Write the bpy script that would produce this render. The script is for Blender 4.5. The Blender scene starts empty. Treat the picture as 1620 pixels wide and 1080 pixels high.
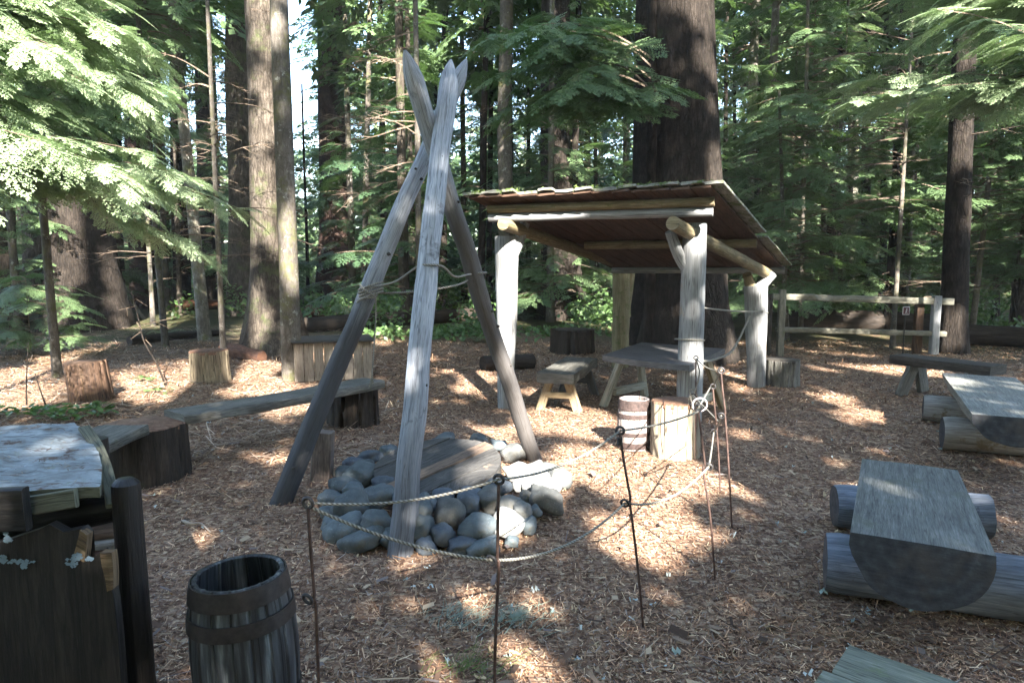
import bpy, math, random
import numpy as np
EXPO = 3.3
from mathutils import Vector, Matrix, noise
R = random.Random(11)
RN = np.random.default_rng(11)
PI = math.pi
V = Vector
scene = bpy.context.scene
COL = scene.collection
# ---------------------------------------------------------------- camera maths
F = 1080.0
CH = 1.6
PITCH = math.atan(120 / 1080)

def ray(x, y):
    a = (x - 810) / F
    b = (540 - y) / F
    c, s = math.cos(PITCH), math.sin(PITCH)
    return V((a, c + b * s, -s + b * c))

def G(x, y, h=0.0):
    """point at height h seen at pixel x, y"""
    d = ray(x, y)
    t = (h - CH) / d.z
    return V((d.x * t, d.y * t, h))

def D(x, y, Y):
    """point at forward distance Y seen at pixel x, y"""
    d = ray(x, y)
    t = Y / d.y
    return V((d.x * t, Y, CH + d.z * t))

# ---------------------------------------------------------------- sun
SUN = V((0.24, -0.97, 0.0)).normalized() * math.cos(math.radians(33))
SUN.z = math.sin(math.radians(33))
E1 = SUN.cross(V((0, 0, 1))).normalized()
E2 = E1.cross(SUN).normalized()

# ---------------------------------------------------------------- materials
class NT:
    def __init__(s, name, rough=0.8, spec=0.3):
        s.m = bpy.data.materials.new(name)
        s.m.use_nodes = True
        s.t = s.m.node_tree
        s.b = s.t.nodes['Principled BSDF']
        s.b.inputs['Roughness'].default_value = rough
        s.b.inputs['Specular IOR Level'].default_value = spec
    def n(s, typ, **kw):
        nd = s.t.nodes.new(typ)
        for k, v in kw.items():
            if k.startswith('i_'):
                nd.inputs[k[2:].replace('_', ' ')].default_value = v
            else:
                setattr(nd, k, v)
        return nd
    def l(s, a, b):
        s.t.links.new(a, b)
    def coord(s, kind='Object', scale=(1, 1, 1), rot=(0, 0, 0)):
        c = s.n('ShaderNodeTexCoord')
        m = s.n('ShaderNodeMapping')
        m.inputs['Scale'].default_value = scale
        m.inputs['Rotation'].default_value = rot
        s.l(c.outputs[kind], m.inputs['Vector'])
        return m.outputs['Vector']
    def noise(s, vec, scale=5, detail=5, rough=0.6, dist=0.0):
        nd = s.n('ShaderNodeTexNoise')
        nd.inputs['Scale'].default_value = scale
        nd.inputs['Detail'].default_value = detail
        nd.inputs['Roughness'].default_value = rough
        nd.inputs['Distortion'].default_value = dist
        s.l(vec, nd.inputs['Vector'])
        return nd.outputs['Fac']
    def vor(s, vec, scale=5, feature='F1', rnd=1.0):
        nd = s.n('ShaderNodeTexVoronoi')
        nd.feature = feature
        nd.inputs['Scale'].default_value = scale
        nd.inputs['Randomness'].default_value = rnd
        s.l(vec, nd.inputs['Vector'])
        return nd
    def ramp(s, fac, stops):
        nd = s.n('ShaderNodeValToRGB')
        e = nd.color_ramp.elements
        while len(e) < len(stops):
            e.new(0.5)
        for k, (p, c) in enumerate(stops):
            e[k].position = p
            e[k].color = tuple(c) + (1,) if not isinstance(c, (int, float)) else (c, c, c, 1)
        s.l(fac, nd.inputs['Fac'])
        return nd.outputs['Color']
    def mix(s, fac, a, b, mode='MIX'):
        nd = s.n('ShaderNodeMix')
        nd.data_type = 'RGBA'
        nd.blend_type = mode
        for sock, v in ((nd.inputs[0], fac), (nd.inputs[6], a), (nd.inputs[7], b)):
            if isinstance(v, bpy.types.NodeSocket):
                s.l(v, sock)
            elif isinstance(v, (int, float)):
                sock.default_value = v if sock.type == 'VALUE' else (v, v, v, 1)
            else:
                sock.default_value = tuple(v) + (1,)
        return nd.outputs[2]
    def bump(s, h, strength=0.5, dist=0.01, prev=None):
        nd = s.n('ShaderNodeBump')
        nd.inputs['Strength'].default_value = strength
        nd.inputs['Distance'].default_value = dist
        s.l(h, nd.inputs['Height'])
        if prev is not None:
            s.l(prev, nd.inputs['Normal'])
        s.l(nd.outputs['Normal'], s.b.inputs['Normal'])
        return nd.outputs['Normal']
    def col(s, c):
        s.l(c, s.b.inputs['Base Color'])
        return s.m

def wood(name, dark, mid, light, patch=None, patch_amt=0.5, gs=(3, 38), rough=0.75, bump=0.6,
         crack=0.35, tone=0.5, patch_scale=4, spec=0.3, moss=None, moss_amt=0.62, char=None, patch_uv=None, charcol=(.03, .03, .033)):
    """wood whose grain runs along U of the UV map (metres)"""
    s = NT(name, rough, spec)
    g = s.coord('UV', (gs[0], gs[1], 1))
    o = s.coord('Object')
    f = s.noise(g, 1.0, 6, 0.65, 0.3)
    ff = s.noise(s.coord('UV', (gs[0] * 3.5, gs[1] * 4, 1)), 1.0, 4, 0.7, 0.4)
    f = s.mix(.5, f, ff)
    c = s.ramp(f, [(0.33, dark), (0.5, mid), (0.66, light)])
    big = s.noise(o, 2.3, 4)
    c = s.mix(1.0, c, s.ramp(big, [(0.3, 1 - tone), (0.7, 1.0 + 0.0 * tone)]), 'MULTIPLY')
    cr = s.coord('UV', (gs[0] * 0.5, gs[1] * 1.3, 1))
    cf = s.noise(cr, 1.3, 2, 0.5, 0.2)
    line = s.ramp(cf, [(0.48, 0.0), (0.495, 1.0), (0.505, 1.0), (0.52, 0.0)])
    cm = s.mix(min(1, crack * 1.7), 0.0, line, 'MIX')
    c = s.mix(cm, c, [v * 0.25 for v in dark])
    if patch:
        pf = s.noise(s.coord('UV', patch_uv) if patch_uv else o, patch_scale, 6, 0.7)
        c = s.mix(s.ramp(pf, [(patch_amt, 0.0), (patch_amt + 0.08, 1.0)]), c, patch)
    if moss:
        mf = s.noise(o, 9, 6, 0.75)
        c = s.mix(s.ramp(mf, [(moss_amt, 0.0), (moss_amt + 0.1, 1.0)]), c, moss)
    if char:
        sp = s.n('ShaderNodeSeparateXYZ'); s.l(o, sp.inputs[0])
        ma = s.n('ShaderNodeMath', operation='MULTIPLY_ADD'); s.l(s.noise(s.coord('UV', (1.5, 16, 1)), 1.5, 5, .7), ma.inputs[0]); ma.inputs[1].default_value = -char[2]; zm = s.n('ShaderNodeMath', operation='MULTIPLY'); zm.inputs[1].default_value = .25; s.l(sp.outputs['Z'], zm.inputs[0]); s.l(zm.outputs[0], ma.inputs[2])
        c = s.mix(s.ramp(ma.outputs[0], [(char[0], char[3]), (char[1], 0.)]), c, charcol)
    s.bump(s.mix(0.35, f, cf), min(1, bump * 1.4), 0.012)
    return s.col(c)

MAT = {}
MAT['pole'] = wood('silvery_pole_wood', (.13, .14, .165), (.34, .365, .41), (.49, .52, .57), patch=(.09, .095, .105), patch_amt=.6, gs=(2.5, 30), tone=.25, char=(.0, .21, .15, .7))
MAT['pole_left'] = wood('half_charred_pole_wood', (.12, .13, .15), (.31, .33, .37), (.44, .47, .51), patch=(.10, .10, .105), patch_amt=.6, gs=(2.5, 30), tone=.25, char=(.21, .33, .15, .92))
MAT['pole_right'] = wood('half_browned_pole_wood', (.12, .12, .13), (.30, .31, .33), (.42, .43, .45), patch=(.10, .10, .105), patch_amt=.6, gs=(2.5, 30), tone=.25, char=(.42, .52, .12, .85), charcol=(.055, .045, .038))
MAT['pole_dark'] = wood('dark_pole_wood', (.035, .032, .030), (.11, .10, .092), (.23, .215, .20), patch=(.03, .028, .026), patch_amt=.5, gs=(2.5, 30), tone=.5, moss=(.06, .065, .03), moss_amt=.6)
MAT['post'] = wood('peeled_post_wood', (.12, .118, .115), (.26, .262, .262), (.37, .372, .37), patch=(.24, .17, .10), patch_amt=.62, gs=(1.5, 22), crack=.45, tone=.3, rough=.65)
MAT['post_old'] = wood('mossy_post_wood', (.10, .08, .04), (.20, .165, .09), (.30, .25, .155), moss=(.09, .10, .03), moss_amt=.52, gs=(1.5, 18), tone=.4)
MAT['purlin'] = wood('yellowed_purlin_wood', (.09, .07, .035), (.21, .165, .09), (.36, .30, .20), moss=(.10, .10, .04), moss_amt=.56, gs=(2, 22), tone=.35)
MAT['roof'] = wood('red_brown_roof_boards', (.035, .019, .012), (.085, .048, .031), (.14, .086, .058), gs=(2, 16), tone=.35, crack=.4)
MAT['shake'] = wood('grey_shake_boards', (.10, .095, .08), (.24, .235, .20), (.40, .39, .35), moss=(.06, .09, .02), moss_amt=.5, gs=(3, 22), tone=.4)
MAT['bench'] = wood('greenish_grey_bench_wood', (.06, .062, .058), (.13, .134, .124), (.22, .224, .21), patch=(.085, .09, .07), patch_amt=.55, gs=(3, 34), tone=.35, crack=.3)
def end_grain():
    s = NT('blue_grey_end_grain', .8, .25)
    g = s.coord('UV', (1, 1, 1))
    w = s.n('ShaderNodeTexWave', wave_type='RINGS', rings_direction='Z'); w.inputs['Scale'].default_value = 5.5
    w.inputs['Distortion'].default_value = 3.5; w.inputs['Detail'].default_value = 3; w.inputs['Detail Scale'].default_value = 1.2
    s.l(g, w.inputs['Vector'])
    f = s.noise(g, 14, 6, .7); saw = s.noise(s.coord('UV', (3, 70, 1), (0, 0, .5)), 1, 3)
    h = s.mix(.7, s.mix(.75, w.outputs['Fac'], saw), f)
    c = s.ramp(h, [(.3, (.015, .016, .019)), (.52, (.042, .044, .05)), (.75, (.085, .088, .095))])
    c = s.mix(s.ramp(s.noise(g, 5, 4), [(.5, 0.), (.65, .6)]), c, (.075, .062, .054))
    s.bump(h, .8, .01)
    return s.col(c)
MAT['bench_end'] = end_grain()
MAT['bench_green'] = wood('mossy_green_plank', (.07, .075, .055), (.15, .16, .125), (.24, .25, .20), gs=(3, 26), tone=.3, moss=(.11, .13, .07), moss_amt=.55)
MAT['log'] = wood('blue_grey_peeled_log', (.055, .065, .08), (.135, .155, .19), (.25, .275, .32), patch=(.05, .055, .065), patch_amt=.6, gs=(2, 24), tone=.4, crack=.3)
MAT['log_warm'] = wood('warm_grey_peeled_log', (.12, .11, .095), (.27, .25, .22), (.42, .40, .37), patch=(.13, .10, .06), patch_amt=.55, gs=(2, 24), tone=.35, crack=.3)
MAT['bench_pale'] = wood('pale_grey_bench_wood', (.10, .10, .09), (.20, .20, .18), (.32, .315, .29), patch=(.17, .17, .13), patch_amt=.58, gs=(3, 30), tone=.3)
MAT['plank'] = wood('grey_plank_wood', (.045, .043, .038), (.13, .125, .11), (.25, .24, .21), gs=(3, 30), tone=.5, moss=(.07, .075, .04), moss_amt=.6)
MAT['plank_dark'] = wood('dark_plank_wood', (.02, .018, .015), (.055, .048, .04), (.12, .105, .09), gs=(3, 30), tone=.5)
MAT['stump_bark'] = wood('dark_stump_bark', (.012, .009, .007), (.035, .025, .018), (.075, .055, .04), gs=(2.5, 22), tone=.5, bump=1, moss=(.03, .035, .015), moss_amt=.62)
MAT['stump_red'] = wood('red_brown_stump_wood', (.035, .018, .011), (.09, .05, .03), (.18, .115, .07), gs=(2, 20), tone=.55, crack=.5, patch=(.03, .02, .012), patch_amt=.6)
MAT['stump_tan'] = wood('tan_split_stump_wood', (.08, .06, .04), (.20, .16, .105), (.32, .27, .19), gs=(2, 18), tone=.4, crack=.5, patch=(.12, .04, .02), patch_amt=.62, moss=(.10, .11, .05), moss_amt=.6)
MAT['stump_pale'] = wood('pale_bleached_stump_wood', (.10, .06, .035), (.33, .28, .205), (.46, .42, .34), gs=(1.2, 26), tone=.35, crack=.95, patch=(.20, .085, .04), patch_amt=.6, bump=1)
MAT['stump_top'] = wood('brown_stump_top', (.07, .035, .02), (.17, .09, .055), (.30, .19, .13), gs=(9, 9), tone=.4)
MAT['crate'] = wood('tan_crate_boards', (.14, .11, .085), (.29, .24, .19), (.39, .335, .28), gs=(2, 18), tone=.25, crack=.3)
MAT['stake'] = wood('reddish_block_wood', (.07, .05, .045), (.16, .125, .11), (.26, .21, .19), gs=(4, 26), tone=.4)
MAT['lid'] = wood('grey_lid_boards', (.028, .026, .026), (.066, .063, .06), (.125, .12, .113), gs=(4, 28), tone=.35, patch=(.2, .14, .1), patch_amt=.64)
MAT['lid_red'] = wood('rusty_lid_board', (.08, .055, .04), (.17, .12, .09), (.26, .19, .145), gs=(4, 24), tone=.3)
MAT['char'] = wood('charred_black_wood', (.005, .005, .006), (.016, .014, .013), (.042, .035, .03), gs=(2, 16), tone=.4, rough=.6, patch=(.075, .06, .045), patch_amt=.66)
MAT['char_post'] = wood('stained_dark_post', (.006, .006, .006), (.016, .014, .014), (.035, .03, .03), gs=(2, 22), tone=.4, rough=.5)
MAT['slab'] = wood('lichen_white_slab', (.12, .115, .11), (.23, .255, .265), (.36, .40, .42), gs=(5, 9), tone=.3, patch=(.085, .05, .036), patch_amt=.55, patch_scale=10, moss=(.13, .17, .09), moss_amt=.64, bump=1)
MAT['splinter'] = wood('fresh_broken_wood', (.05, .03, .02), (.14, .095, .055), (.23, .165, .105), gs=(3, 30), tone=.3)
MAT['shelf'] = wood('khaki_rim_wood', (.045, .045, .035), (.10, .10, .07), (.15, .15, .11), gs=(3, 20), tone=.3)
MAT['fence'] = wood('mossy_rail_wood', (.08, .075, .055), (.18, .17, .13), (.29, .275, .22), gs=(3, 22), tone=.35, moss=(.10, .11, .05), moss_amt=.58)
MAT['table'] = wood('slate_grey_table_wood', (.045, .042, .044), (.105, .10, .10), (.19, .18, .18), gs=(3, 26), tone=.35)
MAT['leg_tan'] = wood('tan_leg_wood', (.13, .09, .05), (.27, .205, .12), (.38, .31, .21), gs=(2, 20), tone=.3)
MAT['leg_pale'] = wood('pale_leg_wood', (.22, .20, .15), (.42, .40, .32), (.55, .53, .45), gs=(2, 20), tone=.3)
MAT['stave_pale'] = wood('pale_barrel_staves', (.10, .08, .075), (.23, .195, .18), (.34, .30, .28), gs=(2, 26), tone=.2, crack=.3)
MAT['rot'] = wood('rotten_red_log', (.04, .015, .008), (.11, .05, .028), (.22, .12, .075), gs=(3, 12), tone=.6, bump=1)

def barrel_wood():
    s = NT('dark_worn_barrel_staves', .55, .4)
    g = s.coord('UV', (2.4, 26, 1))
    f = s.noise(g, 1, 5, .6, .2)
    c = s.ramp(f, [(.42, (.012, .013, .016)), (.56, (.045, .05, .056)), (.76, (.22, .245, .255))])
    u = s.coord('UV', (0, 12.73, 1))
    sp = s.n('ShaderNodeSeparateXYZ'); s.l(u, sp.inputs[0])
    fr = s.n('ShaderNodeMath', operation='FRACT'); s.l(sp.outputs['Y'], fr.inputs[0])
    ln = s.ramp(fr.outputs[0], [(0.0, 0.0), (.05, 1.0), (.95, 1.0)])
    c = s.mix(1, c, ln, 'MULTIPLY')
    s.bump(s.mix(.6, f, ln), .6, .006)
    return s.col(c)
MAT['stave_dark'] = barrel_wood()

def metal(name, a, b, rough=.6):
    s = NT(name, rough, .5)
    s.b.inputs['Metallic'].default_value = .35
    o = s.coord('Object')
    f = s.noise(o, 30, 5, .7)
    s.bump(f, .4, .002)
    return s.col(s.ramp(f, [(.35, a), (.65, b)]))
MAT['rod'] = metal('rusty_iron_rod', (.035, .02, .016), (.10, .06, .048))
MAT['ring'] = metal('dark_iron_ring', (.018, .018, .02), (.055, .05, .05))
MAT['hoop_dark'] = metal('black_barrel_hoop', (.012, .009, .009), (.035, .027, .025))
MAT['hoop_rust'] = metal('rust_barrel_hoop', (.028, .018, .016), (.075, .05, .044), .8)

def rope_mat():
    s = NT('weathered_rope', .9, .1)
    g = s.coord('UV', (1, 1, 1))
    w = s.n('ShaderNodeTexWave'); w.bands_direction = 'DIAGONAL'
    w.inputs['Scale'].default_value = 38; s.l(g, w.inputs['Vector'])
    s.bump(w.outputs['Fac'], .8, .004)
    return s.col(s.ramp(w.outputs['Fac'], [(0, (.13, .12, .10)), (1, (.30, .285, .25))]))
MAT['rope'] = rope_mat()

def stone_mat(name, a, b, c):
    s = NT(name, .75, .35)
    o = s.coord('Object')
    f = s.noise(o, 9, 6, .6)
    col = s.ramp(f, [(.3, a), (.5, b), (.7, c)])
    sp = s.noise(o, 60, 3, .6)
    col = s.mix(s.ramp(sp, [(.62, 0.), (.7, .5)]), col, [v * 1.5 for v in c])
    oi = s.n('ShaderNodeObjectInfo')
    col = s.mix(1, col, s.ramp(oi.outputs['Random'], [(0, .6), (1, 1.15)]), 'MULTIPLY')
    gr = s.noise(o, 45, 6, .75); col = s.mix(s.ramp(s.noise(o, 4, 6, .8), [(.55, 0.), (.68, .65)]), col, (.10, .085, .065))
    s.bump(s.mix(.35, f, gr), .6, .02)
    return s.col(col)
MAT['stone'] = stone_mat('grey_green_river_stone', (.05, .062, .068), (.088, .108, .118), (.14, .162, .17))
MAT['stone_brown'] = stone_mat('brown_grey_river_stone', (.065, .067, .064), (.115, .117, .112), (.18, .18, .17))
MAT['stone_blue'] = stone_mat('blue_black_river_stone', (.04, .05, .065), (.07, .085, .105), (.11, .13, .15))
MAT['stone_sunlit'] = stone_mat('sunlit_river_stone', (.22, .215, .20), (.32, .315, .30), (.42, .415, .40))  # lighter copy for stones in the sun patch, sunlight put into the colour

def bark(name, dark, mid, light, vs=1.0, moss=None, moss_amt=.55, lich=None, bump=1.0):
    s = NT(name, .9, .15)
    o = s.coord('Object', (7 * vs, 7 * vs, 2.6 * vs))
    o2 = s.coord('Object')
    v = s.vor(o, 1.6)
    f = s.noise(o, 1.3, 7, .7, .6)
    h = s.mix(.5, f, v.outputs['Distance'])
    fine = s.noise(s.coord('Object', (24 * vs, 24 * vs, 12 * vs)), 1.6, 8, .75, 1.2)
    pl = s.vor(s.coord('Object', (11 * vs, 11 * vs, 1.8 * vs)), 1.8, 'DISTANCE_TO_EDGE')
    plc = s.ramp(pl.outputs['Distance'], [(0, 0.), (.12, 1.)])
    h = s.mix(.45, h, fine)
    h = s.mix(.14, h, plc)
    c = s.ramp(h, [(.30, dark), (.52, mid), (.74, light)])
    c = s.mix(1, c, s.ramp(s.noise(o2, .8, 3), [(.3, .55), (.7, 1.0)]), 'MULTIPLY')
    c = s.mix(s.ramp(s.noise(o2, 3.3, 8, .8), [(.42, .55), (.56, 0.)]), c, [v * .6 for v in dark])
    if lich:
        c = s.mix(s.ramp(s.noise(o2, 6, 6, .75), [(.58, 0.), (.66, .8)]), c, lich)
    if moss:
        c = s.mix(s.ramp(s.noise(o2, 2.2, 7, .75), [(moss_amt, 0.), (moss_amt + .12, .85)]), c, moss)
    s.bump(h, bump, .07 / vs)
    return s.col(c)
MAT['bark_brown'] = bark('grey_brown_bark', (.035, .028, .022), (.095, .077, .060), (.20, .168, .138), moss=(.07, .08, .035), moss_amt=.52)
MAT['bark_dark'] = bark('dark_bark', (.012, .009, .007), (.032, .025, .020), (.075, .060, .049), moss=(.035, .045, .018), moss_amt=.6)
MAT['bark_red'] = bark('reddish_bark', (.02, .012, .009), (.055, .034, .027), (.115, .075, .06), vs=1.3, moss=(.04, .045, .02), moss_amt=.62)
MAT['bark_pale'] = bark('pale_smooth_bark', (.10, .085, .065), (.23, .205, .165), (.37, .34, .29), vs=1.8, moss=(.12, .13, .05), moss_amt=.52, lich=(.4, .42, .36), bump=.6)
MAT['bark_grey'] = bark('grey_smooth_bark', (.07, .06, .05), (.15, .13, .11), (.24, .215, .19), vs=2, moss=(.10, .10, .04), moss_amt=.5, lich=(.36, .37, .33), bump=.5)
MAT['twig'] = bark('dry_twig_bark', (.08, .055, .04), (.20, .15, .11), (.34, .27, .21), vs=5, bump=.3)

def leaf(name, a, b, trans=.35, rough=.42, spec=.5, tr=(.16, .30, .05)):
    s = NT(name, rough, spec)
    o = s.coord('Object')
    f = s.noise(o, 2.2, 4, .7)
    f2 = s.noise(o, 25, 2, .6)
    c = s.ramp(s.mix(.4, f, f2), [(.32, a), (.66, b)])
    s.col(c)
    t = s.n('ShaderNodeBsdfTranslucent')
    s.l(s.mix(.5, c, tr), t.inputs['Color'])
    mx = s.n('ShaderNodeMixShader')
    mx.inputs[0].default_value = trans
    s.l(s.b.outputs[0], mx.inputs[1]); s.l(t.outputs[0], mx.inputs[2])
    out = s.t.nodes['Material Output']
    s.l(mx.outputs[0], out.inputs['Surface'])
    return s.m
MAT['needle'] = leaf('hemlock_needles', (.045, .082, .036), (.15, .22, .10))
MAT['needle_sunlit'] = leaf('sunlit_hemlock_needles', (.13, .19, .09), (.42, .51, .31), rough=.38)  # sun glare on the sprays is brightened into this needle colour
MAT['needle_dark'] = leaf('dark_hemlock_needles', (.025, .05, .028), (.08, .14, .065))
MAT['leaf_bright'] = leaf('bright_undergrowth_leaves', (.04, .085, .028), (.13, .21, .075))
MAT['needle_brown'] = leaf('dry_brown_needles', (.11, .085, .05), (.22, .18, .10), trans=.2)

# ---------------------------------------------------------------- object helpers
WL = {}   # world position of each object's origin

def setp(o, label=None, cat=None, group=None, kind=None):
    if label: o['label'] = label
    if cat: o['category'] = cat
    if group: o['group'] = group
    if kind: o['kind'] = kind
    return o

def thing(name, label, cat, loc, group=None):
    o = bpy.data.objects.new(name, None)
    o.empty_display_size = .2
    COL.objects.link(o)
    o.location = loc
    WL[o.name] = V(loc)
    return setp(o, label, cat, group)

def link_mesh(name, me, parent=None, loc=(0, 0, 0)):
    o = bpy.data.objects.new(name, me)
    COL.objects.link(o)
    if parent is not None:
        o.parent = parent
        WL[o.name] = WL[parent.name].copy()
    else:
        o.location = loc
        WL[o.name] = V(loc)
    return o

class MB:
    """collects faces in world coordinates, links them as one mesh object"""
    def __init__(s):
        s.v = []; s.f = []; s.uv = []; s.mi = []
    def face(s, idx, uvs, mi=0):
        s.f.append(idx); s.uv.append(uvs); s.mi.append(mi)
    def sweep(s, pts, profile, up=None, caps=(True, True), mi=0, capmi=None, tip=(0, 0), useed=None):
        """profile(t, k, s_len) -> list of (a, b) offsets"""
        pts = [V(p) for p in pts]
        n = len(pts)
        axis = (pts[-1] - pts[0])
        if up is None:
            up = V((0, 0, 1)) if abs(axis.normalized().z) < .8 else V((0, 1, 0))
        uo = R.uniform(0, 50) if useed is None else useed
        base = len(s.v)
        slen = 0; lens = []
        m = None
        for i, p in enumerate(pts):
            if i: slen += (p - pts[i - 1]).length
            lens.append(slen)
            T = (pts[min(i + 1, n - 1)] - pts[max(i - 1, 0)]).normalized()
            A = T.cross(up).normalized()
            B = A.cross(T).normalized()
            pr = profile(i / (n - 1), i, slen)
            m = len(pr)
            for a, b in pr:
                s.v.append(p + A * a + B * b)
        # perimeter coordinate from first ring
        pr = profile(0.5, n // 2, slen / 2)
        per = [0]
        for j in range(m):
            a, b = pr[j], pr[(j + 1) % m]
            per.append(per[-1] + math.hypot(a[0] - b[0], a[1] - b[1]))
        for i in range(n - 1):
            for j in range(m):
                j2 = (j + 1) % m
                s.face([base + i * m + j, base + i * m + j2, base + (i + 1) * m + j2, base + (i + 1) * m + j],
                       [(lens[i] + uo, per[j] + uo), (lens[i] + uo, per[j + 1] + uo), (lens[i + 1] + uo, per[j + 1] + uo), (lens[i + 1] + uo, per[j] + uo)], mi)
        cm = mi if capmi is None else capmi
        for e, ring in ((0, 0), (1, n - 1)):
            if not caps[e]: continue
            T = (pts[1] - pts[0]).normalized() * -1 if e == 0 else (pts[-1] - pts[-2]).normalized()
            c = sum((s.v[base + ring * m + j] for j in range(m)), V()) / m + T * tip[e]
            ci = len(s.v); s.v.append(c)
            pr = profile(float(e), ring, lens[ring])
            for j in range(m):
                j2 = (j + 1) % m
                a = base + ring * m + j; b = base + ring * m + j2
                fa = [b, a, ci] if e == 0 else [a, b, ci]
                co = uo if capmi is None else 0
                ua = (pr[j][0] + co, pr[j][1] + co); ub = (pr[j2][0] + co, pr[j2][1] + co)
                uc = (co + sum(q[0] for q in pr) / m, co + sum(q[1] for q in pr) / m)
                s.face(fa, [ub, ua, uc] if e == 0 else [ua, ub, uc], cm)
        return s
    def tube(s, pts, rads, n=14, rough=0.0, caps=(True, True), mi=0, capmi=None, tip=(0, 0), rings=None, flute=None, up=None):
        pts = [V(p) for p in pts]
        if isinstance(rads, (int, float)): rads = [rads] * len(pts)
        if rings and rings > len(pts):
            L = [0]
            for a, b in zip(pts, pts[1:]): L.append(L[-1] + (b - a).length)
            np_, nr = [], []
            for k in range(rings):
                d = L[-1] * k / (rings - 1)
                i = 0
                while i < len(pts) - 2 and L[i + 1] < d: i += 1
                t = (d - L[i]) / max(1e-6, L[i + 1] - L[i])
                np_.append(pts[i].lerp(pts[i + 1], t)); nr.append(rads[i] * (1 - t) + rads[i + 1] * t)
            pts, rads = np_, nr
        sd = R.uniform(0, 100)
        def prof(t, k, sl):
            i = min(len(rads) - 1, max(0, k))
            out = []
            for j in range(n):
                a = 2 * PI * j / n
                r = rads[i]
                if rough:
                    r *= 1 + rough * (noise.noise(V((math.cos(a) * 1.2 + sd, math.sin(a) * 1.2, sl * 2.5))) +
                                      .5 * noise.noise(V((math.cos(a) * 3 + sd, math.sin(a) * 3, sl * 7))))
                if flute:
                    r *= 1 + flute(a, sl)
                out.append((math.cos(a) * r, math.sin(a) * r))
            return out
        return s.sweep(pts, prof, caps=caps, mi=mi, capmi=capmi, tip=tip, up=up)
    def plank(s, p0, p1, w, t, up=V((0, 0, 1)), rough=.004, rings=None, mi=0, capmi=None, sag=0, taper=1.0, nw=5):
        """board from p0 to p1 (centre line of its TOP face), width w, thickness t"""
        p0, p1 = V(p0), V(p1)
        L = (p1 - p0).length
        rings = rings or max(3, int(L / .09))
        pts = [p0.lerp(p1, i / (rings - 1)) - V((0, 0, sag * 4 * (i / (rings - 1)) * (1 - i / (rings - 1)))) for i in range(rings)]
        sd = R.uniform(0, 100)
        c = min(t * .18, .008)
        def prof(tt, k, sl):
            ww = w * (1 + (taper - 1) * tt)
            out = []
            top = [(-ww / 2 + c, 0)] + [(-ww / 2 + ww * q / nw, 0) for q in range(1, nw)] + [(ww / 2 - c, 0), (ww / 2, -c), (ww / 2, -t + c), (ww / 2 - c, -t)]
            top += [(ww / 2 - ww * q / nw, -t) for q in range(1, nw)] + [(-ww / 2 + c, -t), (-ww / 2, -t + c), (-ww / 2, -c)]
            for a, b in top:
                q = V((a * 7 + sd, b * 9, sl * 2.2))
                q2 = V((a * 25 + sd, b * 25, sl * 5))
                d = noise.noise(q) * rough * 1.3 + noise.noise(q2) * rough * .6
                e = noise.noise(q + V((7, 3, 1))) * rough * 1.6
                out.append((a + e, b + d))
            return out
        s.sweep(pts, prof, up=up, mi=mi, capmi=capmi)
        return s
    def box(s, c, size, rot=None, mi=0):
        c = V(c); h = V(size) / 2
        rot = rot or Matrix.Identity(3)
        b = len(s.v)
        for x in (-1, 1):
            for y in (-1, 1):
                for z in (-1, 1):
                    s.v.append(c + rot @ V((x * h.x, y * h.y, z * h.z)))
        ax = max(range(3), key=lambda k: h[k])
        uo = R.uniform(0, 50)
        for q in ((0, 1, 3, 2), (4, 6, 7, 5), (0, 4, 5, 1), (2, 3, 7, 6), (0, 2, 6, 4), (1, 5, 7, 3)):
            uv = []
            for k in q:
                l = [(-1, 1)[(k >> 2) & 1] * h.x, (-1, 1)[(k >> 1) & 1] * h.y, (-1, 1)[k & 1] * h.z]
                o = [l[i] for i in range(3) if i != ax]
                uv.append((l[ax] + uo, o[0] + o[1] + uo))
            s.face([b + k for k in q], uv, mi)
        return s
    def grid(s, P, thick, mi=0, sidemi=None, swap=False):
        """P[i][j] world points of a top surface; closed below by thick (vector)"""
        n, m = len(P), len(P[0]); b = len(s.v); th = V(thick)
        uo = R.uniform(0, 50)
        for row in P:
            for p in row: s.v.append(V(p))
        for row in P:
            for p in row: s.v.append(V(p) + th)
        o = n * m
        U = lambda i, j: ((P[i][j] - P[0][j]).length + uo, (P[i][j] - P[i][0]).length + uo)[::-1 if swap else 1]
        for i in range(n - 1):
            for j in range(m - 1):
                q = [b + i * m + j, b + (i + 1) * m + j, b + (i + 1) * m + j + 1, b + i * m + j + 1]
                uv = [U(i, j), U(i + 1, j), U(i + 1, j + 1), U(i, j + 1)]
                s.face(q, uv, mi); s.face([k + o for k in reversed(q)], uv[::-1], mi)
        sm = mi if sidemi is None else sidemi
        edge = [(i, 0) for i in range(n)] + [(n - 1, j) for j in range(1, m)] + [(i, m - 1) for i in range(n - 2, -1, -1)] + [(0, j) for j in range(m - 2, 0, -1)]
        L = 0; tl = th.length
        for a, c in zip(edge, edge[1:] + edge[:1]):
            ia = b + a[0] * m + a[1]; ic = b + c[0] * m + c[1]
            l2 = L + (P[a[0]][a[1]] - P[c[0]][c[1]]).length
            s.face([ia, ia + o, ic + o, ic], [(L + uo, uo), (L + uo, uo + tl), (l2 + uo, uo + tl), (l2 + uo, uo)], sm)
            L = l2
        return s
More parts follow.
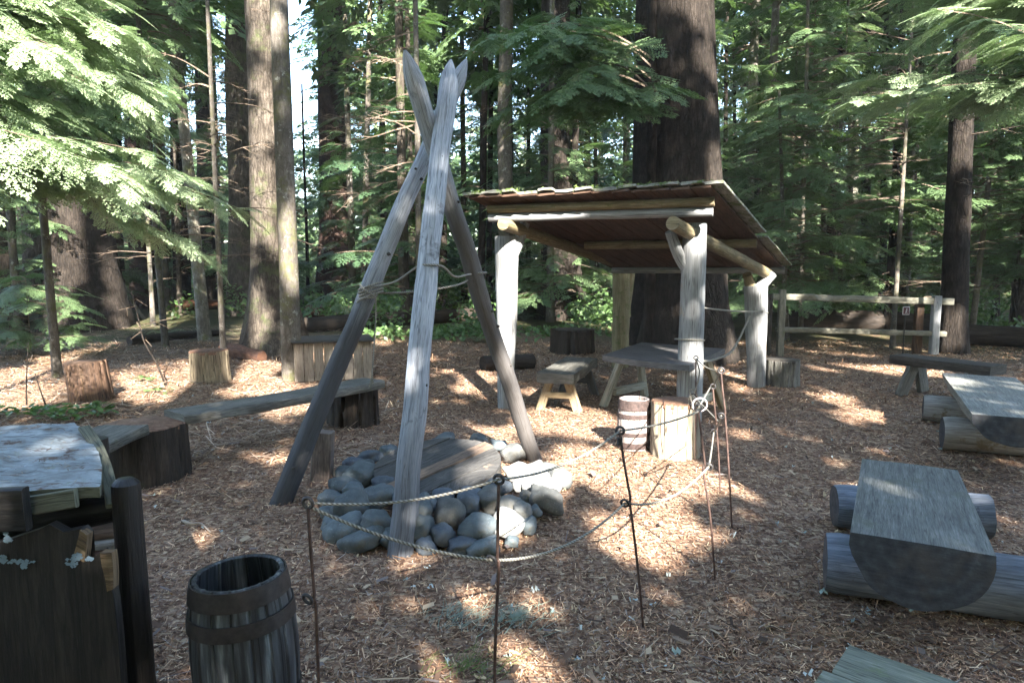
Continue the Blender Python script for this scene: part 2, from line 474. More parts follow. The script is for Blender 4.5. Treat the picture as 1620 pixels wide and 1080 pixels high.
    def lathe(s, prof, c, n=40, mi=0, tilt=None, radf=None):
        """closed profile (r, z) turned round the vertical at c"""
        c = V(c); b = len(s.v); m = len(prof)
        tilt = tilt or Matrix.Identity(3)
        per = [0]
        for a, q in zip(prof, prof[1:] + prof[:1]): per.append(per[-1] + math.hypot(a[0] - q[0], a[1] - q[1]))
        rm = max(p[0] for p in prof)
        for j in range(n):
            a = 2 * PI * j / n
            for r, z in prof:
                rr = r * (1 + (radf(a, z) if radf else 0))
                s.v.append(c + tilt @ V((math.cos(a) * rr, math.sin(a) * rr, z)))
        for j in range(n):
            j2 = (j + 1) % n
            for k in range(m):
                k2 = (k + 1) % m
                s.face([b + j * m + k, b + j2 * m + k, b + j2 * m + k2, b + j * m + k2],
                       [(per[k], j * 2 * PI / n * rm), (per[k], (j + 1) * 2 * PI / n * rm), (per[k + 1], (j + 1) * 2 * PI / n * rm), (per[k + 1], j * 2 * PI / n * rm)], mi)
        return s
    def torus(s, c, axis, R_, r, n=20, m=8, mi=0, arc=1.0):
        axis = V(axis).normalized()
        a = axis.orthogonal().normalized(); b = axis.cross(a)
        k = int(n * arc)
        pts = [V(c) + (a * math.cos(2 * PI * i / n) + b * math.sin(2 * PI * i / n)) * R_ for i in range(k + 1)]
        return s.tube(pts, r, n=m, mi=mi, caps=(arc < 1, arc < 1), up=axis)
    def build(s, name, mats, parent=None, loc=None, smooth=45, bevel=0):
        if not isinstance(mats, (list, tuple)): mats = [mats]
        off = WL[parent.name] if parent is not None else (V(loc) if loc is not None else V(s.v[0]))
        me = bpy.data.meshes.new(name)
        me.from_pydata([tuple(p - off) for p in s.v], [], s.f)
        uvl = me.uv_layers.new(name='UVMap')
        flat = [c for u in s.uv for p in u for c in p]
        uvl.data.foreach_set('uv', flat)
        for m in mats: me.materials.append(MAT[m] if isinstance(m, str) else m)
        me.polygons.foreach_set('material_index', s.mi)
        if smooth:
            me.polygons.foreach_set('use_smooth', [True] * len(s.f))
            me.set_sharp_from_angle(angle=math.radians(smooth))
        me.update()
        o = link_mesh(name, me, parent, off)
        if bevel:
            bm = o.modifiers.new('bevel', 'BEVEL'); bm.width = bevel; bm.segments = 2; bm.limit_method = 'ANGLE'
        return o

def curve(pts, n=24):
    """Catmull-Rom through points"""
    pts = [V(p) for p in pts]
    P = [pts[0] * 2 - pts[1]] + pts + [pts[-1] * 2 - pts[-2]]
    out = []
    k = max(2, n // (len(pts) - 1))
    for i in range(1, len(P) - 2):
        for q in range(k):
            t = q / k
            a, b, c, d = P[i - 1], P[i], P[i + 1], P[i + 2]
            out.append(.5 * ((2 * b) + (c - a) * t + (2 * a - 5 * b + 4 * c - d) * t * t + (3 * b - a - 3 * c + d) * t ** 3))
    out.append(pts[-1])
    return out

def sagline(a, b, sag, n=10):
    a, b = V(a), V(b)
    return [a.lerp(b, i / n) - V((0, 0, 4 * sag * (i / n) * (1 - i / n))) for i in range(n + 1)]

def quads_mesh(name, Q, mi=None, mats=(), cols=None):
    """mesh from an (N,4,3) array of quads"""
    Q = np.asarray(Q, dtype=np.float32)
    N = len(Q)
    me = bpy.data.meshes.new(name)
    me.vertices.add(N * 4); me.vertices.foreach_set('co', Q.reshape(-1))
    me.loops.add(N * 4); me.loops.foreach_set('vertex_index', np.arange(N * 4, dtype=np.int32))
    me.polygons.add(N)
    me.polygons.foreach_set('loop_start', np.arange(0, N * 4, 4, dtype=np.int32))
    if mi is not None:
        me.polygons.foreach_set('material_index', np.asarray(mi, dtype=np.int32))
    for m in mats: me.materials.append(MAT[m] if isinstance(m, str) else m)
    if cols is not None:
        at = me.color_attributes.new('Col', 'FLOAT_COLOR', 'CORNER')
        c = np.ones((N, 4, 4), dtype=np.float32); c[:, :, :3] = cols[:, None, :]
        at.data.foreach_set('color', c.reshape(-1))
    me.update(calc_edges=True)
    return me
# ---------------------------------------------------------------- world, sun, camera
w = bpy.data.worlds.new('World'); scene.world = w
w.use_nodes = True
nt = w.node_tree
bg = nt.nodes['Background']
sky = nt.nodes.new('ShaderNodeTexSky'); sky.sky_type = 'NISHITA'; sky.sun_disc = False
sky.sun_elevation = math.radians(33)
sky.sun_rotation = math.atan2(SUN.x, SUN.y)
sky.air_density = 1.0; sky.dust_density = 1.0
nt.links.new(sky.outputs[0], bg.inputs[0])
bg.inputs[1].default_value = 0.105
sl = bpy.data.lights.new('sun', 'SUN'); sl.energy = 5.0; sl.angle = math.radians(.5); sl.color = (1, .95, .87)
so = bpy.data.objects.new('sun', sl); COL.objects.link(so)
so.rotation_euler = (-SUN).to_track_quat('-Z', 'Y').to_euler()
so.location = SUN * 60
cd = bpy.data.cameras.new('camera'); cam = bpy.data.objects.new('camera', cd); COL.objects.link(cam)
cd.sensor_width = 36; cd.lens = 24; cd.clip_end = 3000; cd.clip_start = .05
cam.location = (0, 0, CH); cam.rotation_euler = (PI / 2 - PITCH, 0, 0)
scene.camera = cam
scene.view_settings.view_transform = 'Standard'; scene.view_settings.look = 'None'
scene.view_settings.exposure = EXPO; scene.view_settings.gamma = 1
scene.cycles.max_bounces = 8; scene.cycles.diffuse_bounces = 4; scene.cycles.glossy_bounces = 2
scene.cycles.transmission_bounces = 4; scene.cycles.caustics_reflective = False; scene.cycles.caustics_refractive = False
scene.cycles.use_denoising = True
scene.cycles.sample_clamp_indirect = 6

# ---------------------------------------------------------------- ground
def gz(x, y):
    d = math.hypot(x, y - 5)
    k = min(1, max(0, (d - 9) / 14))
    return (.03 * noise.noise(V((x * .8, y * .8, 0))) * min(1, d / 3) * (1 if d > 2 else .5)
            + k * (.35 * noise.noise(V((x * .15, y * .15, 3))) + .12 * noise.noise(V((x * .5, y * .5, 8))))) - .01

def ground():
    vs, fs = [], []
    rr = [0] + [.25 * 1.075 ** k for k in range(1, 122)]
    n = 120
    vs.append((0, 5, gz(0, 5)))
    for r in rr[1:]:
        for j in range(n):
            a = 2 * PI * j / n
            x, y = math.cos(a) * r, 5 + math.sin(a) * r
            z = gz(x, y) if r < 400 else 0
            vs.append((x, y, z))
    for j in range(n): fs.append((0, 1 + j, 1 + (j + 1) % n))
    for i in range(len(rr) - 2):
        for j in range(n):
            a = 1 + i * n + j; b = 1 + i * n + (j + 1) % n
            fs.append((a, a + n, b + n, b))
    me = bpy.data.meshes.new('ground'); me.from_pydata(vs, [], fs)
    me.polygons.foreach_set('use_smooth', [True] * len(fs))
    s = NT('wood_chip_ground', .9, .15)
    o = s.coord('Object')
    # chips: stretched cells in two directions
    w1 = s.noise(o, 3, 2)
    v1 = s.vor(s.coord('Object', (22, 60, 1), (0, 0, .5)), 1.0)
    v2 = s.vor(s.coord('Object', (55, 20, 1), (0, 0, .3)), 1.0)
    pal = [(0, (.055, .03, .02)), (.3, (.12, .07, .047)), (.55, (.185, .115, .078)), (.8, (.26, .175, .12)), (1, (.40, .30, .2))]
    sep1 = s.n('ShaderNodeSeparateColor'); s.l(v1.outputs['Color'], sep1.inputs[0])
    sep2 = s.n('ShaderNodeSeparateColor'); s.l(v2.outputs['Color'], sep2.inputs[0])
    c1 = s.ramp(sep1.outputs[0], pal); c2 = s.ramp(sep2.outputs[0], pal)
    c = s.mix(s.ramp(s.noise(o, 25, 3), [(.45, 0.), (.55, 1.)]), c1, c2)
    big = s.noise(o, .7, 5, .65)
    c = s.mix(1, c, s.ramp(big, [(.3, .75), (.7, 1.25)]), 'MULTIPLY')
    # moss and litter patches
    mo = s.noise(o, 1.1, 7, .75)
    c = s.mix(s.ramp(mo, [(.62, 0.), (.72, .7)]), c, (.055, .062, .022))
    # forest floor away from the clearing: darker litter with moss
    sp = s.n('ShaderNodeSeparateXYZ'); s.l(o, sp.inputs[0])
    md = s.n('ShaderNodeVectorMath', operation='LENGTH')
    sc_ = s.coord('Object', (1, .85, 0)); s.l(sc_, md.inputs[0])
    nz = s.n('ShaderNodeMath', operation='MULTIPLY_ADD'); s.l(s.noise(o, .35, 4), nz.inputs[0]); nz.inputs[1].default_value = 6; s.l(md.outputs['Value'], nz.inputs[2])
    dv = s.n('ShaderNodeMath', operation='DIVIDE'); s.l(nz.outputs[0], dv.inputs[0]); dv.inputs[1].default_value = 40
    far = s.ramp(dv.outputs[0], [(.35, 0.), (.46, 1.)])
    fl = s.ramp(s.noise(o, 2.5, 8, .75), [(.35, (.022, .02, .012)), (.5, (.045, .05, .02)), (.65, (.085, .055, .035))])
    c = s.mix(far, c, fl)
    s.bump(s.mix(.5, v1.outputs['Distance'], v2.outputs['Distance']), .9, .012)
    me.materials.append(s.col(c))
    g = link_mesh('ground', me, None, (0, 0, 0)); g['kind'] = 'structure'
ground()

def chipmat():
    s = NT('loose_wood_chips', .85, .2)
    a = s.n('ShaderNodeAttribute', attribute_name='Col')
    return s.col(a.outputs['Color'])
MAT['chip'] = chipmat()

def strips(P, ang, L, W, tilt, curl=0.0):
    """flat four-cornered flakes"""
    N = len(P)
    d = np.stack([np.cos(ang), np.sin(ang), np.zeros(N)], 1)
    e = np.stack([-np.sin(ang), np.cos(ang), np.zeros(N)], 1)
    tilt = np.clip(tilt, -1, 1)
    e[:, 2] = np.tan(tilt[:, 0]); d[:, 2] = np.tan(tilt[:, 1])
    L = L[:, None] / 2; W = W[:, None] / 2
    k = RN.uniform(.3, 1, (N, 1))
    Q = np.stack([P - d * L - e * W * k, P + d * L - e * W, P + d * L * .85 + e * W * k, P - d * L + e * W], 1)
    return Q

def scatter_chips():
    # density falls with distance so that it stays even in the picture
    N = 210000
    y = 1.9 + (RN.uniform(0, 1, N) ** 1.7) * 12.5
    x = RN.uniform(-.82, .82, N) * y
    keep = np.ones(N, bool)
    z = np.array([gz(a, b) for a, b in zip(x, y)])
    P = np.stack([x, y, z + .006 + RN.uniform(0, .008, N)], 1)
    sc = np.clip(y / 5.5, .75, 2.0)
    L = RN.gamma(2.2, .011, N) * sc + .006; W = RN.uniform(.003, .0085, N) * sc
    Q = strips(P, RN.uniform(0, 2 * PI, N), L, W, RN.normal(0, .28, (N, 2)))
    pal = np.array([(.08, .045, .028), (.14, .08, .05), (.205, .125, .08), (.27, .18, .12), (.37, .265, .18), (.50, .39, .27), (.12, .095, .082), (.24, .21, .19)])
    pr = np.array([.17, .22, .2, .15, .09, .035, .09, .045])
    big = np.array([noise.noise(V((a * .9, b * .9, 0))) + .5 * noise.noise(V((a * 3, b * 3, 2))) for a, b in zip(x, y)])
    pal = pal * [1.08, 1.02, .95]
    c = pal[RN.choice(8, N, p=pr)] * RN.uniform(.8, 1.2, (N, 1)) * (1.15 + .5 * big[:, None])
    o = link_mesh('wood_chips', quads_mesh('wood_chips', Q, mats=['chip'], cols=c)); o['kind'] = 'stuff'
    # larger bits of bark and twigs lying about
    N = 1500
    y = 1.9 + (RN.uniform(0, 1, N) ** 1.4) * 10; x = RN.uniform(-.8, .8, N) * y
    P = np.stack([x, y, np.full(N, .018) + RN.uniform(0, .012, N)], 1)
    big_ = RN.uniform(0, 1, N) < .55
    L = np.where(big_, RN.gamma(3, .03, N) + .03, RN.uniform(.03, .09, N)); W = np.where(big_, RN.uniform(.003, .007, N), RN.uniform(.012, .035, N))
    Q = strips(P, RN.uniform(0, 2 * PI, N), L, W, RN.normal(0, .2, (N, 2)))
    c = np.array([(.055, .035, .025), (.10, .06, .04), (.20, .14, .10), (.36, .27, .18), (.15, .12, .11)])[RN.choice(5, N)]
    o = link_mesh('bark_litter', quads_mesh('bark_litter', Q, mats=['chip'], cols=c)); o['kind'] = 'stuff'
    # white lichen flakes and pale scraps
    N = 260
    y = 2.2 + RN.uniform(0, 1, N) ** 1.3 * 8; x = RN.uniform(-.75, .75, N) * y
    P0 = np.stack([x, y, np.full(N, .02)], 1)
    P = np.repeat(P0, 5, 0) + RN.normal(0, .009, (N * 5, 3)) * [1, 1, .4]
    M = len(P)
    Q = strips(P, RN.uniform(0, 2 * PI, M), RN.uniform(.006, .022, M), RN.uniform(.004, .014, M), RN.normal(0, .5, (M, 2)))
    c = np.repeat(np.array([(.30, .36, .36), (.42, .45, .42), (.24, .30, .27), (.40, .30, .18)])[RN.choice(4, N)], 5, 0)
    o = link_mesh('lichen_flakes', quads_mesh('lichen_flakes', Q, mats=['chip'], cols=c)); o['kind'] = 'stuff'
    # twigs and needles on the forest floor at the left
    N = 9000
    y = RN.uniform(5.5, 18, N); x = -RN.uniform(.18, .85, N) * y
    P = np.stack([x, y, np.array([gz(a, b) for a, b in zip(x, y)]) + RN.uniform(.012, .035, N)], 1)
    Q = strips(P, RN.normal(.3, .9, N), RN.gamma(3, .07, N) + .05, RN.uniform(.004, .014, N), RN.normal(0, .12, (N, 2)))
    c = np.array([(.30, .22, .16), (.17, .11, .075), (.10, .06, .04), (.38, .30, .23)])[RN.choice(4, N)]
    o = link_mesh('fallen_twigs', quads_mesh('fallen_twigs', Q, mats=['chip'], cols=c)); o['kind'] = 'stuff'
scatter_chips()
UP = V((0, 0, 1))
# ================================================================ tripod of poles
def tripod():
    A0, B0, C0 = G(447, 792), G(636, 872), G(846, 726)
    A1 = D(737, 96, 4.85); B1 = D(713, 97, 4.72); C1 = D(641, 82, 4.42)
    A1.y = 5.0; A1 = D(737, 96, 5.02)
    t = thing('pole_tripod', 'tall tripod of three pointed log poles standing over the stone ring', 'tripod', V((-.6, 4.7, 0)))
    def pole(p, q, r0, r1, mats, lab):
        d = (q - p).normalized()
        p = p - d * .12; q = q - d * .17
        m = MB()
        L = (q - p).length
        pts = [p.lerp(q, k / 39) for k in range(40)]
        bend = V((R.uniform(-1, 1), R.uniform(-1, 1), 0)).normalized() * .022
        sb = R.uniform(0, 50)
        pts = [a + bend * math.sin(PI * k / 39) + V((noise.noise(V((k * .16, sb, 0))), noise.noise(V((k * .16, sb, 9))), 0)) * .016 for k, a in enumerate(pts)]
        rads = [r0 * (1 - k / 39) + r1 * k / 39 for k in range(40)]
        pts += [q + d * .07, q + d * .14, q + d * .18]; rads += [r1 * .8, r1 * .42, r1 * .12]
        m.tube(pts, rads, n=24, rough=.10, flute=lambda a, s_: .035 * noise.noise(V((math.cos(a) * 5, math.sin(a) * 5, s_ * 1.5))))
        o = m.build('pole', mats, t, smooth=60)
        o['label'] = lab
        # knots
        for k in range(5):
            f = R.uniform(.1, .95); a = R.uniform(-2.6, -.5)
            c = p.lerp(q, f); A = d.cross(V((0, 1, 0))).normalized(); B = A.cross(d)
            rad = r0 * (1 - f) + r1 * f
            n_ = (A * math.cos(a) + B * math.sin(a))
            if n_.y > 0: n_ = -n_
            kb = MB(); kb.tube([c + n_ * (rad - .02), c + n_ * (rad + .000), c + n_ * (rad + .004)], [.013, .008, .002], n=9, rough=.3)
            kb.build('knot', 'plank_dark', o)
        return o
    pole(A0, A1, .073, .058, 'pole_left', 'left pole, charred towards its foot')
    pole(B0, B1, .074, .062, 'pole', 'front silvery pole')
    pole(C0, C1, .064, .062, 'pole_right', 'right pole, dark brown below the crossing')
    # rope tied round the poles
    m = MB()
    ka = D(583, 452, (A0.lerp(A1, .43)).y - .08)
    pA = A0.lerp(A1, (1.6 - 0) / 3.2); 
    def on(P, Q, y):   # point of a pole where it shows at picture height y
        best = min((abs(project(P.lerp(Q, f / 300))[1] - y), f / 300) for f in range(301))
        return P.lerp(Q, best[1])
    a = on(A0, A1, 457); b = on(B0, B1, 422); c = on(C0, C1, 434)
    fr = V((0, -.085, 0))
    loop = curve([a + V((-.06, -.07, 0)), a + V((.05, -.08, .02)), (a + b) / 2 + V((-.02, 0, -.02)), b + V((-.075, -.02, 0)), b + V((0, -.08, .01)), b + V((.08, -.02, 0)),
                  (b + c) / 2 + V((0, 0, -.04)), c + V((-.04, -.08, .0)), c + V((.05, -.05, .01)), c + V((.07, .03, .01)), c + V((-.02, .08, -.02)), (b + c) / 2 + V((0, .15, -.10)), (a + b) / 2 + V((.1, .14, -.09)), a + V((.07, .03, -.03)), a + V((-.05, -.06, -.02))], 120)
    m.tube(loop, .0075, n=7)
    o = m.build('rope_loop', 'rope', None, loc=a)
    setp(o, 'thin rope looped around the three tripod poles at mid height', 'rope')
    m = MB()
    for k in range(4):
        cc = a + V((0, 0, -.045 + .022 * k))
        pts = [cc + V((math.cos(q) * .083, math.sin(q) * .083, .35 * math.cos(q) * .083)) for q in [2 * PI * i / 20 for i in range(21)]]
        m.tube(pts, .0075, n=6, caps=(False, False))
    m.tube(curve([a + V((-.06, -.07, .03)), a + V((-.02, -.12, .0)), a + V((.04, -.09, -.05)), a + V((-.03, -.1, -.06)), a + V((-.08, -.08, -.09))], 30), .008, n=6)
    # hanging frayed end
    h0 = a + V((.045, -.06, -.03)); h1 = D(588, 600, h0.y)
    m.tube(curve([h0, h0.lerp(h1, .35) + V((.006, 0, 0)), h0.lerp(h1, .75) + V((-.004, 0, 0)), h1], 30), [.004] * 20 + [.009] * 20, n=6) if False else m.tube(curve([h0, h0.lerp(h1, .35) + V((.008, 0, 0)), h1], 20), .0055, n=6)
    for k in range(7):
        m.tube([h1 + V((0, 0, .03)), h1 + V((R.uniform(-.02, .02), R.uniform(-.02, .02), -.03 - .02 * R.random()))], .0022, n=4)
    o = m.build('rope_knot', 'rope', None, loc=a)
    setp(o, 'coiled rope knot on the left tripod pole with a frayed end hanging down', 'rope')

def project(P):
    d = P - V((0, 0, CH))
    c, s = math.cos(PITCH), math.sin(PITCH)
    z = d.y * c - d.z * s; u = d.y * s + d.z * c
    return (810 + F * d.x / z, 540 - F * u / z)
tripod()

# ================================================================ stone ring and lid
def ico(sub=3):
    import bmesh
    bm = bmesh.new(); bmesh.ops.create_icosphere(bm, subdivisions=sub, radius=1)
    vs = [v.co.copy() for v in bm.verts]; fs = [[v.index for v in f.verts] for f in bm.faces]
    bm.free(); return vs, fs
ICO = ico(3)

def blob(name, c, r, mat, rot=0, tilt=0, amp=.16, parent=None, sq=.8, freq=1.1):
    vs, fs = ICO
    sd = R.uniform(0, 100)
    M_ = Matrix.Rotation(rot, 3, 'Z') @ Matrix.Rotation(tilt, 3, 'Y')
    out = []
    for p in vs:
        q = V([math.copysign(abs(a) ** sq, a) for a in p])
        k = 1 + amp * noise.noise(q * freq + V((sd, 0, 0))) + amp * .3 * noise.noise(q * 2.6 + V((sd, 5, 0)))
        out.append(tuple(M_ @ V((q.x * r[0] * k, q.y * r[1] * k, q.z * r[2] * k))))
    me = bpy.data.meshes.new(name); me.from_pydata(out, [], fs)
    me.polygons.foreach_set('use_smooth', [True] * len(fs))
    me.materials.append(MAT[mat])
    o = link_mesh(name, me, parent, c)
    if parent is not None: o.location = V(c) - WL[parent.name]
    return o

def stones():
    grp = 'river stones piled round the fire pit'
    # (px, py, half width px, half height px, material, extra lift, label)
    L = [(545, 770, 24, 16), (573, 752, 26, 15), (527, 790, 20, 14), (600, 785, 24, 15), (553, 800, 27, 19), (600, 810, 0, 0), (545, 838, 28, 20, 'stone'),
         (597, 823, 24, 14, 'stone'), (570, 856, 32, 15), (527, 831, 15, 12), (628, 856, 22, 15), (612, 845, 20, 10), (665, 810, 18, 26, 'stone'), (673, 797, 16, 14), (667, 838, 16, 22),
         (713, 812, 24, 22, 'stone_brown'), (700, 846, 18, 18, 'stone_blue'), (672, 862, 15, 14, 'stone_blue'), (742, 798, 19, 19, 'stone_blue'), (757, 834, 27, 16, 'stone'), (775, 793, 18, 20, 'stone_brown'),
         (765, 864, 27, 13, 'stone'), (805, 800, 20, 15, 'stone_brown'), (803, 826, 24, 19, 'stone_sunlit'), (836, 832, 12, 14, 'stone'), (825, 806, 16, 12, 'stone_brown'), (832, 786, 11, 11, 'stone_brown'),
         (862, 788, 26, 18, 'stone_brown'), (850, 766, 26, 14, 'stone_sunlit'), (885, 757, 18, 14, 'stone_brown'), (820, 746, 20, 12, 'stone_sunlit'), (846, 742, 17, 10, 'stone_sunlit'), (870, 744, 16, 10, 'stone_brown'), (828, 765, 17, 11, 'stone_sunlit'),
         (812, 716, 20, 14, 'stone_brown'), (757, 697, 15, 10, 'stone'), (700, 697, 20, 9, 'stone'), (650, 706, 17, 10, 'stone'), (587, 722, 18, 10, 'stone_blue'), (560, 735, 15, 12, 'stone_blue'), (545, 748, 14, 12), (575, 738, 14, 11), (615, 712, 14, 9, 'stone'),
         (640, 792, 18, 12, 'stone'), (560, 775, 16, 12), (520, 810, 14, 10, 'stone'), (870, 770, 18, 12, 'stone_sunlit'), (730, 862, 20, 11, 'stone_blue'), (790, 704, 14, 8, 'stone'), (845, 808, 11, 9), (810, 856, 10, 8, 'stone'),
         (610, 765, 20, 12, 'stone_blue'), (785, 770, 22, 12, 'stone_blue'), (745, 780, 16, 10, 'stone_blue'), (700, 785, 18, 12, 'stone_blue')]
    lab = {(803, 826): 'angular stone in a sunlit whitish colour at the right front of the fire pit ring', (820, 746): 'sunlit pale stone touching the right edge of the wooden lid',
           (713, 812): 'tall oval brownish stone in the middle front of the ring', (885, 757): 'outermost right stone of the ring, half in sunlight',
           (757, 697): 'small rounded stone behind the wooden lid', (812, 716): 'pinkish stone beside the foot of the right tripod pole',
           (742, 798): 'dark blue black wedge of stone just under the lid front', (570, 856): 'wide flat stone at the left front foot of the ring'}
    for e in L:
        x, y, w_, h_ = e[:4]
        if not w_: continue
        m = e[4] if len(e) > 4 else 'stone'
        # stones stack up to .2 m towards the lid
        base = G(x, y)
        cen = V((-.47, 4.78, 0))
        d = math.hypot(base.x - cen.x, base.y - cen.y)
        zt = .03 + max(0, min(.095, (.96 - d) * .34))
        if y < 730: zt = .06
        p = G(x, y, zt)
        k = (p - V((0, 0, CH))).length / F
        o = blob('river_stone', p, (w_ * k * 1.0, (w_ + h_) * .5 * k * 1.15, h_ * k * 1.0), m, rot=R.uniform(-.5, .5), tilt=R.uniform(-.35, .35), sq=R.uniform(.6, .9), amp=.34)
        setp(o, lab.get((x, y), 'smooth rounded river stone in the low ring around the fire pit'), 'stone', grp)
stones()

def lid():
    c = G(693, 733, .20)
    n_ = V((-.03, -.15, 1)).normalized()
    d = (G(775, 705, .2) - G(610, 750, .2)); d -= n_ * d.dot(n_); d.normalize()
    e = n_.cross(d).normalized()
    t = thing('fire_pit_cover', 'round weathered plank lid lying on the stone ring', 'lid', V((c.x, c.y, .2)))
    r = .435
    bounds = [-.435, -.28, -.115, -.005, .10, .27, .435]
    for k, (a, b) in enumerate(zip(bounds, bounds[1:])):
        P = []
        for i in range(21):
            u = -1 + 2 * i / 20
            row = []
            for j in range(5):
                v = a + (b - a) * j / 4
                v = min(max(v, a + .003), b - .003)
                half = math.sqrt(max(.0009, r * r - v * v)) * (1.06)
                z = .004 * noise.noise(V((u * 3, v * 9, 4))) + (.018 if k == 2 else 0) + (.006 if k % 2 else 0)
                row.append(c + d * (u * half) + e * v + n_ * z)
            P.append(row)
        m = MB(); m.grid(P, -n_ * .03)
        m.build('board', 'lid_red' if k == 2 else 'lid', t, smooth=40)
    m = MB()
    for q in (-.25, .25):
        m.box(c + d * q - n_ * .055, (.07, .70, .035), Matrix((d, e, n_)).transposed())
    m.build('batten', 'plank_dark', t)
lid()
# dark pit under the lid
m = MB(); m.lathe([(.02, 0), (.42, 0), (.42, .11), (.02, .11)], (-.5, 4.95, .004), 28)
o = m.build('pit_ash', 'char', None, loc=(-.5, 4.9, 0)); setp(o, 'blackened hearth core under the round wooden lid', 'fire pit')

# ================================================================ barrels
def barrel(c, r_end, r_mid, H, stave, hoop, label, open_depth, hoops, tilt=None, n=144, ns=18):
    t = thing('barrel', label, 'barrel', c)
    wall = .017
    out = [(r_end + (r_mid - r_end) * (1 - (2 * k / 16 - 1) ** 2), H * k / 16) for k in range(17)]
    inn = [(r - wall, z) for r, z in out if z > H - open_depth][::-1]
    prof = out + [(out[-1][0] - .004, H + .004), (inn[0][0] + .003, H + .003)] + inn + [(.004, inn[-1][1]), (.004, 0)]
    wob = lambda a, z: .010 * noise.noise(V((math.cos(a) * 4, math.sin(a) * 4, z * 4)))
    rs = random.Random(int(H * 1000)); off = [rs.uniform(-.008, .008) for _ in range(ns)]
    def stv(a, z):
        q = (a / (2 * PI) * ns) % ns; k = int(q) % ns; f = abs((q - int(q)) - .5) * 2
        return wob(a, z) + off[k] - .035 * max(0, (f - .82) / .18)
    m = MB(); m.lathe(prof, c, n, tilt=tilt, radf=stv)
    m.build('staves', stave, t, smooth=35)
    for z0, z1 in hoops:
        def rr(z): return r_end + (r_mid - r_end) * (1 - (2 * z / H - 1) ** 2)
        m = MB(); m.lathe([(rr(z0) + .001, z0), (rr(z0) + .0065, z0), (rr((z0 + z1) / 2) + .007, (z0 + z1) / 2), (rr(z1) + .0065, z1), (rr(z1) + .001, z1)], c, n, tilt=tilt,
                          radf=lambda a, z: .010 * noise.noise(V((math.cos(a) * 4, math.sin(a) * 4, z * 4))))
        m.build('hoop', hoop, t, smooth=35)
    return t
HB = .56
cb = G(388, 906, HB); cb.z = 0
barrel(cb, .150, .176, HB, 'stave_dark', 'hoop_dark', 'dark open topped keg with worn bluish staves at the lower left', .2,
       [(HB - .062, HB + .001), (HB - .155, HB - .105), (.10, .15), (0.0, .055)], tilt=Matrix.Rotation(-.04, 3, 'Y'))
c2 = G(1002, 708); H2 = .44
barrel(c2, .128, .143, H2, 'stave_pale', 'hoop_rust', 'small pale barrel with rusty hoops beside the big sunlit stump', .05,
       [(H2 - .085, H2 + .001), (H2 - .155, H2 - .12), (.13, .16), (.02, .07)])

# ================================================================ stumps
def stump(c, r, H, side, top, label, cat='stump', lean=(0, 0), flute=.05, n=72, rot=0, name='stump', grp=None, flare=.06, groove=8):
    t = thing(name, label, cat, c, grp)
    sd = R.uniform(0, 100)
    fl = lambda a, s_: flute * noise.noise(V((math.cos(a) * 2.4 + sd, math.sin(a) * 2.4, s_ * .6))) + flute * .7 * noise.noise(V((math.cos(a) * 8 + sd, math.sin(a) * 8, s_ * .5)))
    gr = [(R.uniform(-PI, PI), R.uniform(.05, .13), R.uniform(.03, .06)) for _ in range(groove)]
    fl0 = fl
    fl = lambda a, s_: fl0(a, s_) - sum(dp * math.exp(-(((a - g0 + .08 * math.sin(s_ * 6 + g0) + PI) % (2 * PI) - PI) / w_) ** 2) for g0, dp, w_ in gr)
    pts = [V(c) + V((lean[0] * z, lean[1] * z, z)) for z in [-.06 + (H + .06) * k / 12 for k in range(13)]]
    rads = [r * (1 + flare * (1 - k / 12) ** 2) for k in range(13)]
    m = MB(); m.tube(pts, rads, n=n, flute=fl, caps=(False, False)); m.build('side', side, t, smooth=50)
    p = pts[-1]; 
    m = MB(); m.tube([p - V((0, 0, .03)), p + V((0, 0, .0)), p + V((0, 0, .008))], [r * .985, r * .985, r * .95], n=n, flute=fl, rough=.02, tip=(0, R.uniform(-.004, .01))); m.build('cut_top', top, t, smooth=50)
    return t
stump(G(1068, 716), .205, .45, 'stump_pale', 'stump_top', 'big pale split wood stump in full sun beside the small barrel', lean=(-.02, 0), flute=.07, groove=18)
stump(G(1236, 608), .225, .34, 'plank', 'plank_dark', 'low grey mossy stump at the foot of the right rear shelter post', flute=.04)
stump(G(145, 632), .225, .45, 'stump_red', 'stump_red', 'leaning red brown stump with a chipped top near the green ground plants', lean=(-.12, 0), flute=.08)
stump(G(334, 602), .26, .42, 'stump_tan', 'stump_top', 'tan split sided stump in front of the slender leaning tree', lean=(-.03, 0), flute=.07)
# bench supports at the left
stump(G(232, 752), .30, .40, 'stump_bark', 'stump_top', 'wide dark bark log block holding the near end of the long plank bench', flute=.05, name='bench_block', cat='log block')
stump(G(560, 668), .25, .38, 'stump_bark', 'stump_top', 'blackened round log block under the far end of the long plank bench', flute=.08, name='bench_block', cat='log block')

# plank benches at the left
def long_bench():
    hT = .46
    a = G(275, 652, hT); b = G(592, 599, hT)
    m = MB(); m.plank(a, b, .33, .075, rough=.006, rings=40, sag=.012)
    o = m.build('plank_bench', 'plank', None, loc=(a + b) / 2); setp(o, 'long grey weathered plank bench resting on two log blocks', 'bench')
    a = G(195, 672, .46); b = G(85, 720, .46)
    m = MB(); m.plank(a, b, .36, .07, rough=.006)
    o = m.build('plank_bench', 'plank', None, loc=(a + b) / 2); setp(o, 'short grey plank with knot holes behind the lichen covered slab', 'bench')
long_bench()
# stub block
m = MB(); c = G(508, 756)
m.plank(c + V((0, .055, -.05)), c + V((.03, .055, .36)), .145, .11, up=V((0, 1, 0)), rough=.004, rings=8)
o = m.build('wood_block', 'stake', None, loc=c); setp(o, 'short upright squared block beside the foot of the left tripod pole', 'wood block')

